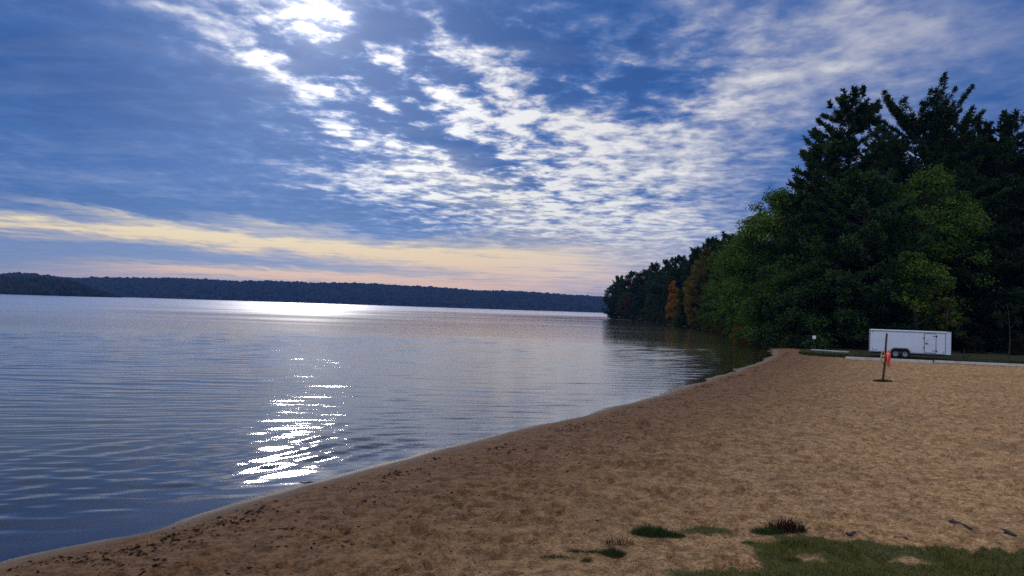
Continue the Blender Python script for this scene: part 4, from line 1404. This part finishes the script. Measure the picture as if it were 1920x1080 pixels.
# driftwood
drift_m = simple_mat('dark_driftwood', (.050, .034, .026), .9, .4, 14, bump=.6)
def stick(px0, py0, px1, py1, r, label, name='driftwood', cat='driftwood'):
    a = G(px0, py0, SAND_Z + r); b2 = G(px1, py1, SAND_Z + r * .7)
    mb = MB(); s_ = np.linspace(0, 1, 8)[:, None]
    L = np.linalg.norm(b2 - a)
    p = (b2 - a) * s_ + np.stack([g.normal(0, .02 * L, 8), g.normal(0, .02 * L, 8), np.abs(g.normal(0, .01, 8))], 1)
    mb.tube(p, r * np.array([.5, .9, 1.1, 1, .85, .95, .7, .35]) * g.uniform(.8, 1.2, 8), 8)
    o = mb.build(name, drift_m, None, True); o.location = a
    return tag(o, label, cat, 'pieces of driftwood on the sand')
stick(1780, 978, 1822, 993, .040, 'dark chunk of driftwood lying on the sand above the grass')
stick(1882, 996, 1906, 1006, .036, 'shorter dark driftwood lump near the edge of the view')
stick(1588, 1003, 1614, 999, .024, 'thin dark stick at the border of grass and sand')
stick(1676, 1008, 1704, 1011, .018, 'thinnest stick half buried beside the grass border')
# pale fallen leaf on the grass
c = G(1731, 1029, SAND_Z + .05)
aa = np.linspace(0, 1, 7)
lf = np.concatenate([np.stack([aa * .11 - .055, .028 * np.sin(aa * math.pi), .012 * np.sin(aa * 6)], 1), np.stack([aa * .11 - .055, -.028 * np.sin(aa * math.pi), .010 * np.sin(aa * 5 + 1)], 1)])
mb = MB(); mb.add(lf, [(i, i + 1, i + 8, i + 7) for i in range(6)])
o = mb.build('fallen_leaf', simple_mat('pale_leaf', (.52, .50, .26), .7, .15, 20)); o.location = c; o.rotation_euler = (.5, .2, .4)
sol = o.modifiers.new('thickness', 'SOLIDIFY'); sol.thickness = .002
tag(o, 'pale yellow fallen leaf lying on the grass', 'leaf')

# wrack line: bits of weed and twigs along the water, and scraps over the sand
def scraps(name, pts, L, g, mt, label, cat):
    n = len(pts)
    az = g.normal(.5, .9, n)
    dr_ = np.stack([np.cos(az), np.sin(az), g.normal(0, .12, n)], 1)
    sd_ = np.stack([-np.sin(az), np.cos(az), np.zeros(n)], 1)
    up = np.array((0, 0, 1.0))
    L = L[:, None]; w_ = L * g.uniform(.14, .4, n)[:, None]; h_ = w_ * g.uniform(.35, .8, n)[:, None]
    v = np.stack([pts - dr_ * L * .5, pts - sd_ * w_ * .5, pts + dr_ * L * .5, pts + sd_ * w_ * .5, pts + up * h_, pts - up * h_ * .4], 1)
    f1 = np.array([(0, 1, 4), (1, 2, 4), (2, 3, 4), (3, 0, 4), (1, 0, 5), (2, 1, 5), (3, 2, 5), (0, 3, 5)])
    f = (f1[None] + (np.arange(n) * 6)[:, None, None]).reshape(-1, 3)
    me = mesh_np(name, v.reshape(-1, 3), f)
    attr(me, 'tone', np.repeat(g.random(n), 6))
    return tag(link(name, me, mt), label, cat, kind='stuff')


wrack_m = blade_mat('wrack_bits', [(0, (.022, .013, .008)), (.7, (.060, .034, .020)), (1, (.12, .070, .040))])
n = 420000
py_ = 6 + 58 * g.random(n) ** 1.5; px_ = g.uniform(-9, 26, n)
d_ = sdist(px_, py_)
nz = fbm(px_ * 1.3, py_ * 1.3, 4, 91)
wgt = np.exp(-((d_ - 1.25 - 1.0 * (fbm(px_ * .3, py_ * .3, 2, 15) - .5)) / .32) ** 2) * (.12 + .88 * sstep(nz, .42, .60))
wgt = np.maximum(wgt, .22 * np.exp(-((d_ - 2.7) / .9) ** 2) * sstep(nz, .46, .62))
k_ = g.random(n) < wgt
px_, py_, d_ = px_[k_], py_[k_], d_[k_]
zz = beach_z(px_, py_, d_, np.full(len(px_), -5.0)) + .008
scraps('wrack_line', np.stack([px_, py_, zz], 1), (.014 + .085 * g.random(len(px_)) ** 2.2), g, wrack_m, 'dark line of washed-up weed and twigs on the sand along the water', 'wrack')
n = 110000
py_ = 5 + 50 * g.random(n) ** 1.3; px_ = g.uniform(-8, 45, n)
d_ = sdist(px_, py_); lm = lawn_margin(px_, py_)
k_ = (d_ > 1.6) & (lm < -.2) & (fbm(px_ * .7, py_ * .7, 3, 19) > .42) & (g.random(n) < np.exp(-d_ / 14) * .9 + .1)
px_, py_, d_ = px_[k_], py_[k_], d_[k_]
zz = beach_z(px_, py_, d_, np.full(len(px_), -5.0)) + .004
scraps('beach_litter', np.stack([px_, py_, zz], 1), (.012 + .052 * g.random(len(px_)) ** 2), g, wrack_m, 'scattered dark scraps of bark and leaf over the trodden sand', 'litter')
# clumps of weed lying at the very edge of the water
for (px, py, s_, lb) in [(592, 907, .45, 'dark weed lying at the waterline under the sun glitter')]:
    c = G(px, py, .02)
    n = 260
    p = np.stack([g.normal(0, .22, n) * s_, g.normal(0, .07, n) * s_, np.abs(g.normal(0, .004, n))], 1)
    az = g.normal(.55, .6, n)
    dr_ = np.stack([np.cos(az), np.sin(az), g.normal(0, .02, n)], 1)
    v, f = blades(p, dr_, g.uniform(.08, .25, n) * s_, g.uniform(.02, .05, n), g)
    me = mesh_np('weed_clump', v, f); attr(me, 'tone', np.repeat(g.random(n) * .6, 4))
    o = link('weed_clump', me, wrack_m); o.location = c
    tag(o, lb, 'weed')

#@HAZE
hz = MB(); hz.box(-5200, 3400, -350, 3900, -6, 130)
hm, t = new_mat('haze')
pv = t.n('ShaderNodeVolumePrincipled')
pv.inputs['Color'].default_value = (.22, .42, 1.0, 1)
pv.inputs['Density'].default_value = .00008
pv.inputs['Anisotropy'].default_value = .0
t.out(pv.outputs[0], sock='Volume')
tag(hz.build('haze', hm), kind='stuff')
scene.cycles.volume_bounces = 0
scene.cycles.volume_max_steps = 16
